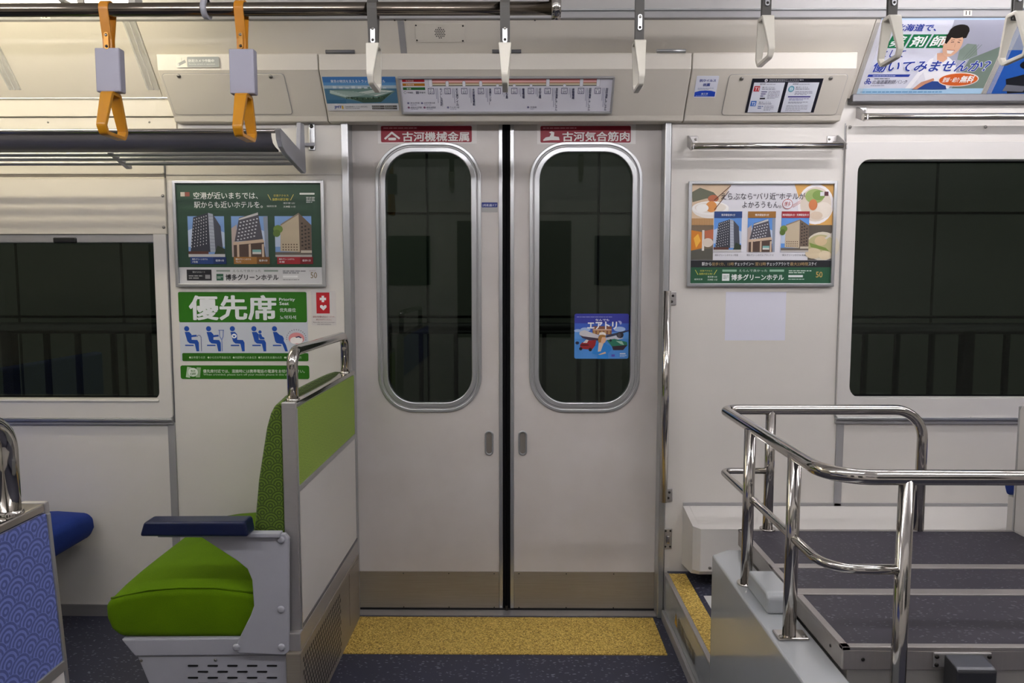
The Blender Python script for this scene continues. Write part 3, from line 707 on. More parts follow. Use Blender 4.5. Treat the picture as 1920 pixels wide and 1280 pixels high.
# ================================================================== SEAT PARTITIONS AND SEATS
def partition(x, y0, y1, fabric, handle_y, label, lean=0.0, z_split=.722, vent=True):
    """x = face towards the doors, y0 = aisle end, y1 = wall end"""
    s = 1 if y1 > y0 else -1; e = lambda v: y0+s*v
    t = thing('seat_partition', (x-.02, (y0+y1)/2, 0), label, 'partition')
    def bx(name, a, b, c, d, z0, z1, mat, parent=t, **kw):
        lo, hi = sorted((c, d)); return B(a, b, lo, hi, z0, z1, mat).build(name, parent, **kw)
    bx('core', x-.036, x-.004, e(.02), y1, .28, .955, GREYMETAL)
    bx('end_post', x-.04, x, y0, e(.012), .285, .968, STEEL, bevel=.003)
    bx('top_cap', x-.04, x, e(.012), y1, .952, .967, CHROME, bevel=.003)
    bx('fabric_panel', x-.004, x+.0005, e(.012), y1-s*.02, z_split+.006, .950, fabric)
    bx('divider_strip', x-.004, x+.003, e(.010), y1-s*.014, z_split-.012, z_split+.006, SILVER, bevel=.0015)
    bx('white_panel', x-.004, x+.0005, e(.012), y1-s*.02, .322, z_split-.012, WHITEMETAL)
    bx('edge_strip', x-.004, x+.003, e(.004), e(.012), .29, .95, SILVER, bevel=.0015)
    bx('edge_strip', x-.004, x+.003, y1-s*.02, y1-s*.012, .322, .95, SILVER, bevel=.0015)
    bx('divider_strip', x-.004, x+.003, e(.010), y1-s*.014, .312, .322, DARKMETAL, bevel=.0015)
    bx('lower_strip', x-.03, x+.004, e(-.02), y1-s*.01, .258, .312, STEEL, bevel=.003)
    v = bx('vent_panel', x-.036, x+.006, e(-.03), y1-s*.012, 0, .258, KICK, bevel=.003)
    if vent:
        m = MB()
        for i in range(22):
            for j in range(11):
                yy = -.745+.02*i+(j % 2)*.010; zz = .03+.0195*j
                m.box(x+.0058, x+.0066, yy-.0038, yy+.0038, zz-.0066, zz+.0066, BLACK)
        o = m.build('vent_slots', v); o['kind'] = 'stuff'
        bx('access_flap', x+.006, x+.0085, -.185, -.03, .05, .245, KICK, v, bevel=.002)
    h0, h1 = handle_y
    MB().tube(fillet([(x-.02, h0, .96), (x-.02+lean, h0, 1.105), (x-.02+lean, h1, 1.105), (x-.02, h1, .96)], .045, 8), .0155, CHROME, 16).build('grab_handle', t)
    for h in (h0, h1): MB().tube([(x-.02, h, .962), (x-.02, h, .973)], .019, CHROME, 14).build('handle_collar', t)
    return t
partition(-.62, -.745, -.005, GREENPANEL, (-.70, -.075), 'grey seat partition with green fabric top and chrome handle beside the doors')
bp = partition(-.722, -1.655, -2.95, BLUEWAVE, (-1.715, -2.6), 'seat partition with blue wave fabric in the lower left corner', z_split=.70, vent=False)
for o in bp.children:                                  # its aisle edge is raked, wider towards the floor
    if o.name.startswith(('grab', 'handle')): continue
    for v in o.data.vertices:
        if v.co.y > -1.70: v.co.y += (.967-v.co.z)*.085
# green priority seat
gs = thing('priority_bench', (-.9, -.4, 0), 'bright green upholstered priority seat with navy armrest', 'seat')
def cushion(prof, y0, y1, mat, name, parent, bevel=.03):
    """profile (x,z) swept along y with a gentle crown"""
    n = len(prof); N = 9; v = []
    for i in range(N):
        a = i/(N-1); y = y0+(y1-y0)*a; c = 1-(2*a-1)**4
        for j, (x_, z_) in enumerate(prof): v.append((x_, y, z_+(.018*c if z_ > .395 else 0)))
    f = [list(range(n)), list(range((N-1)*n, N*n))]+[(i*n+j, i*n+(j+1) % n, (i+1)*n+(j+1) % n, (i+1)*n+j) for i in range(N-1) for j in range(n)]
    return MB().add(v, f, mat).build(name, parent, bevel=bevel, seg=4, smooth=True)
cu = cushion([(-1.135, .290), (-1.162, .312), (-1.175, .345), (-1.176, .380), (-1.162, .402), (-1.12, .416), (-1.05, .428), (-.97, .435), (-.87, .435), (-.79, .428), (-.70, .408), (-.70, .290)], -.755, -.05, GREENSEAT, 'cushion', gs, .02)
MB().tube(fillet([(-1.16, -.745, .404), (-1.05, -.746, .429), (-.96, -.746, .436), (-.86, -.746, .436), (-.74, -.745, .42)], .05, 4), .003, GREENSEAT, 6).build('piping', cu)
bk = cushion([(-.66, .966), (-.678, .960), (-.692, .935), (-.704, .895), (-.731, .745), (-.748, .595), (-.752, .43), (-.66, .43)], -.742, -.03, GREENWAVE, 'backrest', gs, .008)
ar = MB().prism([(-1.037, .607), (-1.024, .648), (-.745, .650), (-.738, .607)], 'y', -.812, -.752, NAVY).build('armrest', gs, bevel=.008, seg=3)
B(-1.0, -.66, -.785, -.757, .596, .608, GREYMETAL).build('armrest_bracket', ar, bevel=.002)
pl = MB().prism([(-.900, .602), (-.888, .596), (-.785, .526), (-.757, .502), (-.745, .470), (-.742, .395), (-.752, .368), (-.793, .288), (-.80, .270), (-.790, .257), (-.66, .252), (-.648, .262), (-.640, .590), (-.650, .603)], 'y', -.774, -.757, GREYMETAL).build('side_plate', gs, bevel=.004, seg=3)
m = MB()
for p in ((527, 1012), (527, 1142), (528, 1213), (443, 1213)): m.dome(PY(*p, -.774), (0, -1, 0), .0105, .005, GREYMETAL, 14)
m.build('bolts', pl)
bt = MB().prism([(-1.128, .290), (-.645, .298), (-.645, .246), (-1.090, .240)], 'y', -.762, -.05, GREYMETAL).build('seat_tray', gs, bevel=.004)
bb = MB().prism([(-1.086, .238), (-.646, .243), (-.646, 0), (-1.0, 0)], 'y', -.757, -.05, GREYMETAL).build('base', gs, bevel=.003)
m = MB()
for r_ in range(8):
    for c_ in range(5 if r_ % 2 == 0 else 4):
        p = PY(362+37*c_+(18.5 if r_ % 2 else 0), 1247.5+11.2*r_, -.757)
        m.prism(rrect(p.x-.015, p.x+.015, p.z-.0024, p.z+.0024, .0023, 3), 'y', -.7582, -.757, BLACK)
o = m.build('vent_slots', bb); o['kind'] = 'stuff'
m = MB()
for p in ((265, 1238), (404, 1237), (542, 1236)): m.dome(PY(*p, -.757), (0, -1, 0), .0045, .003, SCREW)
m.build('screws', bb)
# blue seats
bs = thing('blue_seat', (-1.85, -.4, 0), 'blue upholstered seat facing the green seat by the left window', 'seat')
cushion([(-2.06, .30), (-1.67, .318), (-1.632, .335), (-1.615, .37), (-1.618, .405), (-1.64, .425), (-1.75, .432), (-2.06, .42)], -.752, -.04, BLUESEAT, 'cushion', bs, .014)
MB().prism([(-2.05, .30), (-1.80, .30), (-1.86, .0), (-2.05, 0)], 'y', -.70, -.05, GREYMETAL).build('base', bs, bevel=.003)
MB().prism([(-2.06, .43), (-2.06, .95), (-2.09, .96), (-2.12, .43)], 'y', -.74, -.03, BLUEWAVE).build('backrest', bs, bevel=.008)
b2 = thing('blue_seat', (2.2, -.35, SZ), 'blue upholstered seat half hidden behind the panel at the right edge', 'seat')
cushion([(1.712, .555), (1.70, .60), (1.715, .635), (1.76, .645), (2.3, .64), (2.3, .555)], -.60, -.22, BLUESEAT, 'cushion', b2, .012)
B(1.72, 2.3, -.58, -.22, SZ, .555, WHITEMETAL).build('base', b2, bevel=.004)

# ================================================================== LUGGAGE PLATFORM
hb = thing('heater_box', (1.25, -.1, .24), 'white sloped heater box along the wall behind the luggage platform', 'heater box')
m = MB().prism([(.0, .446), (-.012, .446), (-.19, .418), (-.19, .262), (-.175, .245), (0, .215)], 'x', .655, 1.874, WHITEMETAL)
m.add([(.632, 0, .446), (.655, -.19, .418), (.655, 0, .446), (.632, -.165, .42), (.632, -.165, .26), (.655, -.19, .262), (.632, 0, .215), (.655, 0, .215), (.655, -.175, .245), (.632, -.15, .24)],
      [(0, 3, 1, 2), (3, 4, 5, 1), (0, 6, 9, 4, 3), (4, 9, 8, 5), (6, 7, 8, 9)], WHITEMETAL)
m.build('box', hb)
B(.632, 1.874, -.006, 0, .446, .458, TRIMGREY).build('back_flange', hb, bevel=.001)
m = MB()
for p in ((1289, 951), (1734, 952), (1881, 954)): m.dome(PY(*p, -.0065), (0, -1, 0), .004, .002, SCREW)
m.dome((.69, -.19, .275), (0, -1, 0), .006, .003, SCREW)
m.build('screws', hb)
lp = thing('luggage_platform', (1.05, -.97, SZ), 'low luggage platform with dark vinyl deck and steel edging', 'platform')
DX0, DX1, DY0, DY1, DZ = .655, 1.463, -1.325, -.622, .567
B(DX0, DX1, DY0, DY1, .519, DZ-.004, EDGE).build('deck_frame', lp, bevel=.003)
B(DX0+.02, DX1, DY0+.02, DY1-.015, SZ, .519, WHITEMETAL).build('base', lp, bevel=.003)
y1, y2, y3, y4 = PZ(1650, 1058.5, DZ).y, PZ(1650, 1066, DZ).y, PZ(1650, 1105, DZ).y, PZ(1650, 1116, DZ).y
for a, b in ((y1, DY1-.012), (y3, y2), (DY0+.016, y4)): B(DX0+.016, DX1, a, b, DZ-.006, DZ, DECKM).build('deck_panel', lp)
for a, b in ((y2, y1), (y4, y3)): B(DX0, DX1, a, b, DZ-.006, DZ+.003, EDGE).build('joint_strip', lp, bevel=.0015)
B(DX0, DX0+.016, DY0, DY1, DZ-.006, DZ+.0015, EDGE).build('edge_trim', lp, bevel=.001)
B(DX0, DX1, DY0, DY0+.016, DZ-.006, DZ+.0015, EDGE).build('edge_trim', lp, bevel=.001)
B(DX0, DX1, DY1-.012, DY1, DZ-.006, DZ+.0015, EDGE).build('edge_trim', lp, bevel=.001)
m = MB()
m.dome(PY(1618, 1236, DY0), (0, -1, 0), .004, .002, SCREWDARK)
for py in (-1.27, -1.0, -.70): m.dome((DX0, py, .543), (-1, 0, 0), .0035, .002, SCREWDARK)
m.build('screws', lp)
kb = thing('platform_kerb', (.61, -1.2, 0), 'glossy grey kerb along the left side of the luggage platform', 'kerb')
MB().prism([(.558, -.700), (.558, -1.75), (.652, -1.75), (.652, -.66), (.612, -.66)], 'z', 0.0, .52, GLOSSGREY).build('body', kb, bevel=.005, seg=3)
MB().prism([(-.925, .52), (-.932, .568), (-1.066, .570), (-1.078, .558), (-1.080, .52)], 'x', .588, .652, GLOSSGREY).build('raised_box', kb, bevel=.006, seg=3)
gr = thing('guard_rail', (1.0, -1.0, .52), 'bent chrome tube guard rail around the luggage platform', 'guard rail')
RX, RB, RFR, RZ = .602, -.622, -1.364, .928
MB().tube(fillet([(1.188, RB, .567), (1.188, RB, RZ), (RX, RB, RZ), (RX, RFR, RZ), (1.9, RFR, RZ)], [.085, .04, .085], 10), .0148, CHROME, 18).build('top_tube', gr)
MB().tube(fillet([(.742, RB, .745), (RX, RB, .745), (RX, RFR, .745), (.748, RFR, .745)], [.03, .07], 8), .0095, CHROME, 14).build('middle_tube', gr)
for x, y, z, pl_ in ((.592, -.905, .52, 0), (.60, -1.185, .52, 1), (.748, RFR, SZ, 0), (.742, RB, .567, 0), (1.75, RFR, SZ, 0)):
    q = MB().tube([(x, y, z), (x, y, RZ)], .0145, CHROME, 16).build('post', gr)
    if pl_: 
        B(x-.03, x+.038, y-.022, y+.022, z, z+.006, CHROME).build('foot_plate', q, bevel=.003)
        mm = MB(); mm.dome((x+.029, y-.012, z+.006), (0, 0, 1), .005, .003, SCREW); mm.dome((x-.022, y-.012, z+.006), (0, 0, 1), .005, .003, SCREW); mm.build('screws', q)
    else: MB().tube([(x, y, z), (x, y, z+.005)], .023, CHROME, 16).build('foot_collar', q)
fk = thing('step_bracket', (.89, -1.34, .5), 'dark steel bracket cover fixed to the front edge of the deck', 'bracket')
p = B(.836, .953, DY0-.006, DY0, .528, .560, STEEL).build('plate', fk, bevel=.003)
m = MB()
for x in (.842, .947):
    for z in (.535, .552): m.dome((x, DY0-.006, z), (0, -1, 0), .0045, .003, SCREWDARK)
m.build('screws', p)
MB().prism([(DY0-.004, .557), (DY0-.045, .550), (DY0-.05, .545), (DY0-.05, .43), (DY0-.004, .43)], 'x', .857, .935, paint('dark_bracket', '55565a', .3, .7)).build('cover', fk, bevel=.003)
rp = thing('seat_back_panel', (1.48, -1.0, .567), 'cream seat back panel standing at the right end of the deck', 'panel')
MB().prism([(-.632, .567), (-.626, .93), (-.64, .948), (-1.33, .948), (-1.33, SZ), (-.70, SZ), (-.70, .567)], 'x', 1.463, 1.50, WHITEMETAL).build('panel', rp, bevel=.005)
B(1.463, 1.50, -.634, -.622, .567, .94, SILVER).build('edge_strip', rp, bevel=.003)

# ================================================================== PRINTED MATTER
def frame_of(p, t, mat, depth=.012):
    """raised frame bars around a sheet"""
    x0, y0, x1, y1 = p.r; O, U, V, N = p.O, p.U, p.V, p.N; W_, H_ = p.w, p.h
    o = [(-t, -t), (W_+t, -t), (W_+t, H_+t), (-t, H_+t)]; i = [(0, 0), (W_, 0), (W_, H_), (0, H_)]
    q = lambda a, d: O+U*a[0]+V*a[1]+N*d
    v = [q(a, 0) for a in o]+[q(a, 0) for a in i]+[q(a, depth) for a in o]+[q(a, depth) for a in i]; f = []
    for k in range(4):
        j = (k+1) % 4; f += [(8+k, 8+j, 12+j, 12+k), (k, 8+k, 8+j, j), (4+k, 4+j, 12+j, 12+k), (k, j, 4+j, 4+k)]
    MB().add(v, f, mat).build('frame', p.root, bevel=.0025)
def hotel(p, k, x0, y0, x1, y1, L=2, sky='7fa3d8', peak=0):
    """little building photographs, in a box x0..x1,y0..y1"""
    w_, h_ = x1-x0, y1-y0; X = lambda a: x0+a*w_; Y = lambda b: y0+b*h_
    p.rect(x0, y0, x1, y1, sky, L); p.poly([(x0, Y(.35)), (X(.4), Y(.2)), (x1, Y(.4)), (x1, Y(.75)), (x0, Y(.75))], 'bccbe2', L+1)
    if k == 0:
        p.poly([(X(.06), Y(.86)), (X(.16), Y(.03+peak)), (X(.57), Y(-.08+peak)), (X(.60), Y(.88))], '3b3d47', L+2)
        p.poly([(X(.57), Y(-.08+peak)), (X(.70), Y(-.05+peak)), (X(.74), Y(.88)), (X(.60), Y(.88))], 'aeb4c0', L+3)
        p.poly([(X(.70), Y(-.05+peak)), (X(.90), Y(.25)), (X(.95), Y(.86)), (X(.74), Y(.88))], '4a4d58', L+2)
        for r in range(10):
            for c in range(6):
                a = .18+.065*c-.012*r*(1-c/6); b = .07+.075*r-.018*c+peak*.8; p.rect(X(a), Y(b), X(a+.022), Y(b+.03), 'c9c9cc', L+3)
        for r in range(11): p.line(X(.58), Y(.0+.08*r), X(.73), Y(.01+.08*r), h_*.008, '70757f', L+4)
        p.rect(x0, Y(.86), X(.55), Y(.95), '5d3a33', L+3); p.poly([(X(.7), Y(.95)), (X(.8), Y(.72)), (x1, Y(.8)), (x1, Y(.95))], '2f3b2c', L+3); p.rect(x0, Y(.93), x1, y1, 'c8c6c4', L+4)
    elif k == 1:
        p.poly([(X(0), Y(.3)), (X(.15), Y(.2)), (X(.12), y1), (x0, y1)], 'b9a9a3', L+2)
        p.poly([(X(.88), Y(.02)), (x1, Y(.0)), (x1, y1), (X(.92), y1)], '8e97a8', L+2)
        p.poly([(X(.08), Y(.62)), (X(.22), Y(.04+peak)), (X(.74), Y(-.09+peak)), (X(.86), Y(.58))], '514f58', L+3)
        p.poly([(X(.22), Y(.06+peak)), (X(.74), Y(-.09+peak)), (X(.74), Y(-.03+peak)), (X(.21), Y(.10+peak))], 'c9c6c4', L+4)
        for r in range(6):
            for c in range(6):
                a = .24+.09*c-.018*r; b = .14+.085*r-.018*c+peak; p.rect(X(a), Y(b), X(a+.045), Y(b+.03), 'cfcfd4', L+4)
        p.poly([(X(.04), Y(.64)), (X(.86), Y(.56)), (X(.9), Y(.64)), (X(.04), Y(.71))], 'cbb39a', L+4)
        p.poly([(X(.05), Y(.70)), (X(.88), Y(.64)), (X(.92), y1), (X(.05), y1)], '54423a', L+3)
        for a in (.14, .46, .82): p.poly([(X(a), Y(.69)), (X(a+.06), Y(.68)), (X(a+.06), y1), (X(a), y1)], 'cdb59c', L+4)
        p.rect(X(.56), Y(.82), X(.80), Y(.88), '7fb5b0', L+4); p.rect(X(.56), Y(.88), X(.80), Y(.93), 'd8d4ce', L+4)
    else:
        p.poly([(X(.14), Y(.86)), (X(.16), Y(.2)), (X(.66), Y(-.08+peak)), (X(.67), Y(.88))], 'c3b399', L+2)
        p.poly([(X(.66), Y(-.08+peak)), (X(1.0), Y(.22)), (x1, Y(.9)), (X(.67), Y(.88))], '6f5f52', L+3)
        p.poly([(X(.16), Y(.2)), (X(.66), Y(-.08+peak)), (X(.66), Y(-.04+peak)), (X(.17), Y(.23))], '8f8172', L+4)
        for r in range(3):
            for c in range(6): p.rect(X(.2+.075*c), Y(.68+.065*r), X(.235+.075*c), Y(.71+.065*r), '6a5747', L+3)
        for r in range(7):
            for c in range(3): p.rect(X(.72+.09*c), Y(.16+.09*r+.07*c), X(.77+.09*c), Y(.2+.09*r+.07*c), '3c332e', L+4)
        p.ell(X(.09), Y(.32), w_*.13, h_*.10, '6f8a3e', L+4); p.ell(X(.05), Y(.42), w_*.1, h_*.09, '5b7434', L+4)
        p.rect(X(.0), Y(.88), x1, Y(.97), '6c635b', L+4); p.rect(x0, Y(.95), x1, y1, 'bdb9b4', L+4); p.rect(X(.7), Y(.84), X(1), Y(.9), 'c9bfae', L+4)

# ---- framed green hotel poster (left)
C = (320, 330, 620, 545)
p = wall_print('framed_poster', 'silver-framed dark green hotel poster above the priority seat sign', 'poster', C, 1786, (84, 88, 1688, 1200), -.006)
p.sheet('2c4a38', .003); frame_of(p, .0125, SILVER)
p.rect(84, 1016, 1688, 1200, 'c9c9cb', 1)
p.text('空港が近いまちでは、', 275, 180, 990, 255, 'e8ebe6', bold=.008).text('駅からも近いホテルを。', 278, 282, 1040, 355, 'e8ebe6', bold=.008)
p.rect(130, 178, 178, 226, 'c9c0b4', 2).rect(180, 178, 232, 226, '8a4a3c', 2)
p.line(1100, 205, 1135, 270, 6, 'd8c66a').line(1385, 205, 1350, 270, 6, 'd8c66a')
p.text('空港アクセス', 1165, 205, 1330, 230, 'd3c25a').text('抜群の好立地！', 1150, 245, 1335, 275, 'e2d25a', bold=.01)
p.text('福岡空港', 1085, 325, 1195, 345, 'd8dcd6').text('博多駅 5分', 1270, 292, 1400, 312, 'e8ebe6').text('天神駅 11分', 1270, 330, 1405, 352, 'e8ebe6')
p.rect(1452, 188, 1620, 208, 'd6d9d4', 2, 9).bars(1525, 230, 1620, 300, 4, 'c9cec8')
for k, (x0, hx, hx2, cap) in enumerate(((198, '27447f', '1d3468', '1号館'), (684, 'a5743a', '7a5128', 'アネックス'), (1168, 'a22a33', '7d1f27', '本館'))):
    hotel(p, k, x0, 445, x0+408, 900, 2)
    p.rect(x0+18, 900, x0+420, 980, hx, 6); p.rect(x0+275, 900, x0+420, 980, hx2, 7)
    p.text('博多グリーンホテル', x0+38, 915, x0+212, 936, 'f0f0f0', 8, .01); p.text(cap, x0+40, 946, x0+100, 966, 'f0f0f0', 8, .01); p.text('徒歩1分', x0+300, 928, x0+395, 952, 'f0f0f0', 8, .01)
p.rect(168, 1042, 446, 1165, '26262c', 2); p.text('駅からのルート', 235, 1060, 375, 1080, 'c8c8c8', 4).bars(190, 1100, 350, 1150, 2, '9a9a9a', 4).rect(375, 1100, 430, 1145, '8d8d90', 4)
p.rect(500, 1046, 655, 1066, '8e9a92', 2).rect(1035, 1046, 1192, 1066, '8e9a92', 2); p.text('えらんで良かった', 685, 1042, 1002, 1070, '5d6660')
p.rect(500, 1090, 578, 1165, '2f5a46', 2).bars(508, 1115, 570, 1145, 2, 'aab8ae', 3); p.text('博多グリーンホテル', 603, 1096, 1194, 1162, '26262c', bold=.03)
p.bars(1245, 1048, 1500, 1090, 2, '77777c'); p.rect(1245, 1108, 1410, 1132, 'e4e4e6', 2).bars(1245, 1148, 1505, 1162, 1, '77777c'); p.text('50', 1556, 1072, 1626, 1138, '7a6a4c', bold=.01); p.bars(1540, 1050, 1640, 1062, 1, 'a8949a')
p.done()
# ---- framed food and hotel poster (right)
C = (1280, 330, 1580, 545)
p = wall_print('framed_poster', 'silver-framed food and hotel poster with white and green bands on the right wall', 'poster', C, 1786, (90, 96, 1660, 1196), -.006)
p.sheet('dddce2', .003); frame_of(p, .0125, SILVER)
p.poly([(90, 545), (90, 96), (530, 96), (420, 280), (340, 400), (340, 545)], 'd7bfa2', 1)
p.poly([(90, 180), (180, 130), (330, 180), (390, 240), (250, 250), (100, 290)], '6c6e5c', 2); p.ell(330, 250, 60, 40, 'b96a4a', 3)
p.ell(300, 360, 205, 110, 'ece7e2', 3, 180, 360); p.ell(300, 355, 205, 75, 'f4f1ee', 4); p.ell(300, 350, 175, 58, 'e8e0d6', 5); p.ell(310, 340, 62, 62, 'dd9550', 6); p.ell(210, 355, 70, 45, 'f6f4f0', 6)
p.line(340, 270, 520, 110, 9, '6b4d3d', 7).line(345, 375, 500, 170, 9, '6b4d3d', 7); p.rect(90, 470, 335, 545, 'c49a6a', 6)
for i in range(16): p.line(100+15*i, 470, 100+15*i, 545, 4, 'a87c4e', 7)
p.rect(90, 545, 340, 935, '7b6a58', 1); p.poly([(90, 600), (210, 620), (220, 800), (90, 830)], 'd6842e', 2); p.poly([(240, 610), (340, 590), (340, 700), (250, 700)], 'b8694a', 2); p.rect(215, 600, 240, 830, 'dfd9d2', 3); p.poly([(120, 690), (170, 640), (200, 720), (150, 800)], 'f0b848', 3); p.poly([(90, 830), (340, 800), (340, 935), (90, 935)], '5c5a52', 2); p.ell(280, 740, 60, 50, 'd9cbbd', 3)
p.poly([(1230, 96), (1660, 96), (1660, 545), (1400, 545), (1400, 400), (1300, 300)], 'd9a75c', 1); p.ell(1470, 315, 200, 222, 'f2eeee', 2); p.ell(1470, 315, 172, 192, 'dccfc0', 3); p.ell(1455, 225, 105, 80, '9db06a', 4); p.ell(1500, 215, 70, 55, '7f9c4e', 5); p.ell(1440, 320, 48, 62, 'cf7d4c', 5); p.ell(1560, 380, 90, 90, 'e6dccf', 4); p.ell(1480, 440, 70, 45, 'd8c4ae', 4)
p.rect(1515, 178, 1560, 222, 'dcdce0', 6).rect(1562, 175, 1606, 222, '5a2f36', 6)
p.rect(1400, 545, 1660, 935, '5d554b', 1); p.ell(1560, 780, 190, 160, 'd8d0be', 2); p.ell(1540, 780, 160, 130, 'b9b183', 3); p.ell(1540, 720, 70, 55, 'd5bd96', 4); p.poly([(1410, 740), (1600, 800), (1640, 840), (1430, 790)], '7f9448', 4); p.ell(1460, 860, 90, 60, 'd9c7a6', 4); p.ell(1590, 880, 70, 50, 'e0cfb0', 4); p.poly([(1580, 690), (1660, 630), (1660, 660), (1600, 705)], 'd9d4cb', 5)
p.rect(340, 860, 1290, 935, 'dddce2', 2)
p.text('えらぶなら“バリ近”ホテルが', 415, 188, 1350, 262, '3c3a40', 8, .006).text('よかろうもん。', 655, 284, 1085, 355, '3c3a40', 8, .006)
p.ell(1156, 312, 58, 56, 'b9504c', 7); p.ell(1156, 312, 52, 50, 'dddce2', 8); p.text('博多', 1120, 285, 1190, 338, 'b9504c', 9, .01, .2)
for i in range(3): p.line(1215, 322+14*i, 1300, 270+14*i, 5, 'c98f8c', 7)
for k, (x0, hx, cap) in enumerate(((345, '27447f', '博多駅徒歩1分'), (720, '9a6a30', '博多駅徒歩1分'), (1095, 'a22a33', '博多駅徒歩1分・天神駅徒歩5分'))):
    hotel(p, k, x0, 465, x0+308, 845, 3, '5f95dc', .12); p.rect(x0, 393, x0+310, 465, hx, 8)
    p.text(cap, x0+(78 if k < 2 else 8), 420, x0+(232 if k < 2 else 302), 445, 'f2f2f2', 9, .01)
for x0, x1, cap in ((360, 620, '博多グリーンホテル 1号館'), (715, 1015, '博多グリーンホテル アネックス'), (1113, 1375, '博多グリーンホテル 天神')): p.text(cap, x0, 868, x1, 892, '55545a', 9)
p.rect(90, 938, 1660, 1016, '26272b', 5)
for s, x0, x1, hx in (('駅から', 218, 325, 'f2f2f2'), ('徒歩1分、13時', 330, 575, 'b89a68'), ('チェックイン～', 585, 800, 'f2f2f2'), ('翌12時', 815, 935, 'b89a68'), ('チェックアウトで', 945, 1195, 'f2f2f2'), ('最大23時間', 1205, 1405, 'b89a68'), ('ステイ', 1412, 1500, 'f2f2f2')): p.text(s, x0, 960, x1, 998, hx, 7, .008)
p.rect(90, 1016, 1660, 1196, '2a5a40', 5)
p.line(145, 1045, 178, 1100, 6, 'd8d25a', 6).line(388, 1045, 355, 1100, 6, 'd8d25a', 6); p.text('空港アクセス', 200, 1045, 335, 1066, 'd8d25a', 7).text('抜群の好立地！', 190, 1078, 340, 1102, 'd8d25a', 7)
p.text('福岡空港', 135, 1142, 228, 1160, 'e8ebe6', 7).text('博多駅 5分', 285, 1114, 392, 1134, 'e8ebe6', 7).text('天神駅 11分', 285, 1146, 396, 1166, 'e8ebe6', 7)
p.rect(450, 1042, 610, 1066, '8fb59c', 6).rect(978, 1042, 1140, 1066, '8fb59c', 6); p.text('えらんで良かった', 635, 1040, 952, 1068, 'd4e0d6', 7)
p.rect(448, 1088, 530, 1168, 'e9ebec', 6).bars(460, 1105, 520, 1150, 3, '9aa89e', 7); p.text('博多グリーンホテル', 552, 1096, 1138, 1162, 'f2f4f2', 7, .03)
p.bars(1192, 1045, 1445, 1088, 2, 'c5d6ca', 7); p.rect(1190, 1104, 1352, 1128, 'e9ebec', 6).bars(1190, 1142, 1450, 1158, 1, 'c5d6ca', 7); p.text('50', 1498, 1066, 1570, 1130, 'c9a860', 7, .01)
p.done()
# ---- priority seat sign
C = (325, 540, 665, 720)
p = wall_print('priority_sign', 'green and white priority seat sign with five blue seated pictograms', 'sign', C, 1920, (66, 40, 1424, 772))
p.sheet('c3c8d2', .0008, 14)
p.poly(rrect(64, 1418, 40, 360, 16, 4), '2a6e10', 1).poly(rrect(84, 1424, 686, 772, 14, 4), '28660f', 1)
p.text('優先席', 183, 80, 1092, 332, 'dfe3e6', bold=.035)
p.text('Priority', 1130, 104, 1296, 142, 'dfe3e6', bold=.025).text('Seat', 1132, 144, 1230, 178, 'dfe3e6', bold=.025).text('优先座位', 1134, 210, 1302, 250, 'dfe3e6', bold=.015).text('노약자석', 1134, 288, 1302, 328, 'dfe3e6', bold=.015)
Bl = '1f4ea6'
for k, x in enumerate((120, 352, 604, 832, 1050)):
    p.ell(x+22, 428, 27, 27, Bl, 2)
    if k == 4: p.poly([(x+5, 462), (x+45, 462), (x+72, 490), (x+105, 505), (x+118, 530), (x+116, 556), (x+140, 600), (x+158, 668), (x+130, 668), (x+100, 590), (x+40, 580), (x+25, 560)], Bl, 2)
    else:
        p.poly([(x, 462), (x+48, 462), (x+70, 486), (x+70, 545), (x+130, 548), (x+146, 575), (x+146, 668), (x+118, 668), (x+102, 588), (x+48, 584), (x+25, 562)], Bl, 2)
        if k in (0, 1): p.poly([(x+45, 480), (x+72, 496), (x+125, 492), (x+128, 510), (x+66, 518)], Bl, 3)
    p.rect(x, 598, x+90, 612, Bl, 2)
p.line(292, 668, 292, 515, 6, '4d5a86', 3).line(292, 518, 278, 496, 6, '4d5a86', 3).line(280, 498, 258, 498, 6, '4d5a86', 3).line(258, 498, 250, 515, 6, '4d5a86', 3)
for a, b, c, d in ((478, 444, 538, 444), (488, 444, 490, 510), (530, 444, 526, 510), (490, 510, 508, 542), (526, 510, 512, 542), (511, 540, 512, 668)): p.line(a, b, c, d, 7, '4d6ab0', 3)
p.ell(643, 505, 26, 24, 'eef0f4', 4); p.poly([(643, 522), (628, 504), (634, 496), (643, 502), (652, 496), (658, 504)], Bl, 5)
p.ell(918, 462, 17, 17, Bl, 4); p.poly([(904, 484), (930, 484), (940, 512), (962, 522), (964, 540), (920, 540), (906, 520)], Bl, 4)
p.ell(1302, 530, 84, 62, 'd98f92', 2); p.ell(1280, 552, 46, 36, 'f2ecec', 3); p.ell(1325, 548, 44, 38, 'f4efee', 4); p.poly([(1290, 515), (1330, 505), (1358, 520), (1352, 530), (1325, 518), (1300, 525)], '3a3f66', 5)
for a in range(0, 200, 14): p.rect(1300+102*math.cos(math.radians(a-10))-5, 530-92*math.sin(math.radians(a-10))-5, 1300+102*math.cos(math.radians(a-10))+5, 530-92*math.sin(math.radians(a-10))+5, '7d7f8c', 2)
for s, x0, x1 in (('●お年寄りの方', 158, 328), ('●からだの不自由な方', 354, 600), ('●内部障がいのある方', 622, 872), ('●乳幼児をお連れの方', 893, 1142), ('●妊娠中の方', 1166, 1352)): p.text(s, x0, 720, x1, 746, 'cfe0c4')
p.done()
p = wall_print('phone_sign', 'narrow green mobile phone notice strip below the priority seat sign', 'sign', C, 1920, (78, 818, 1440, 962))
p.sheet('2a6e10', .0008, 22)
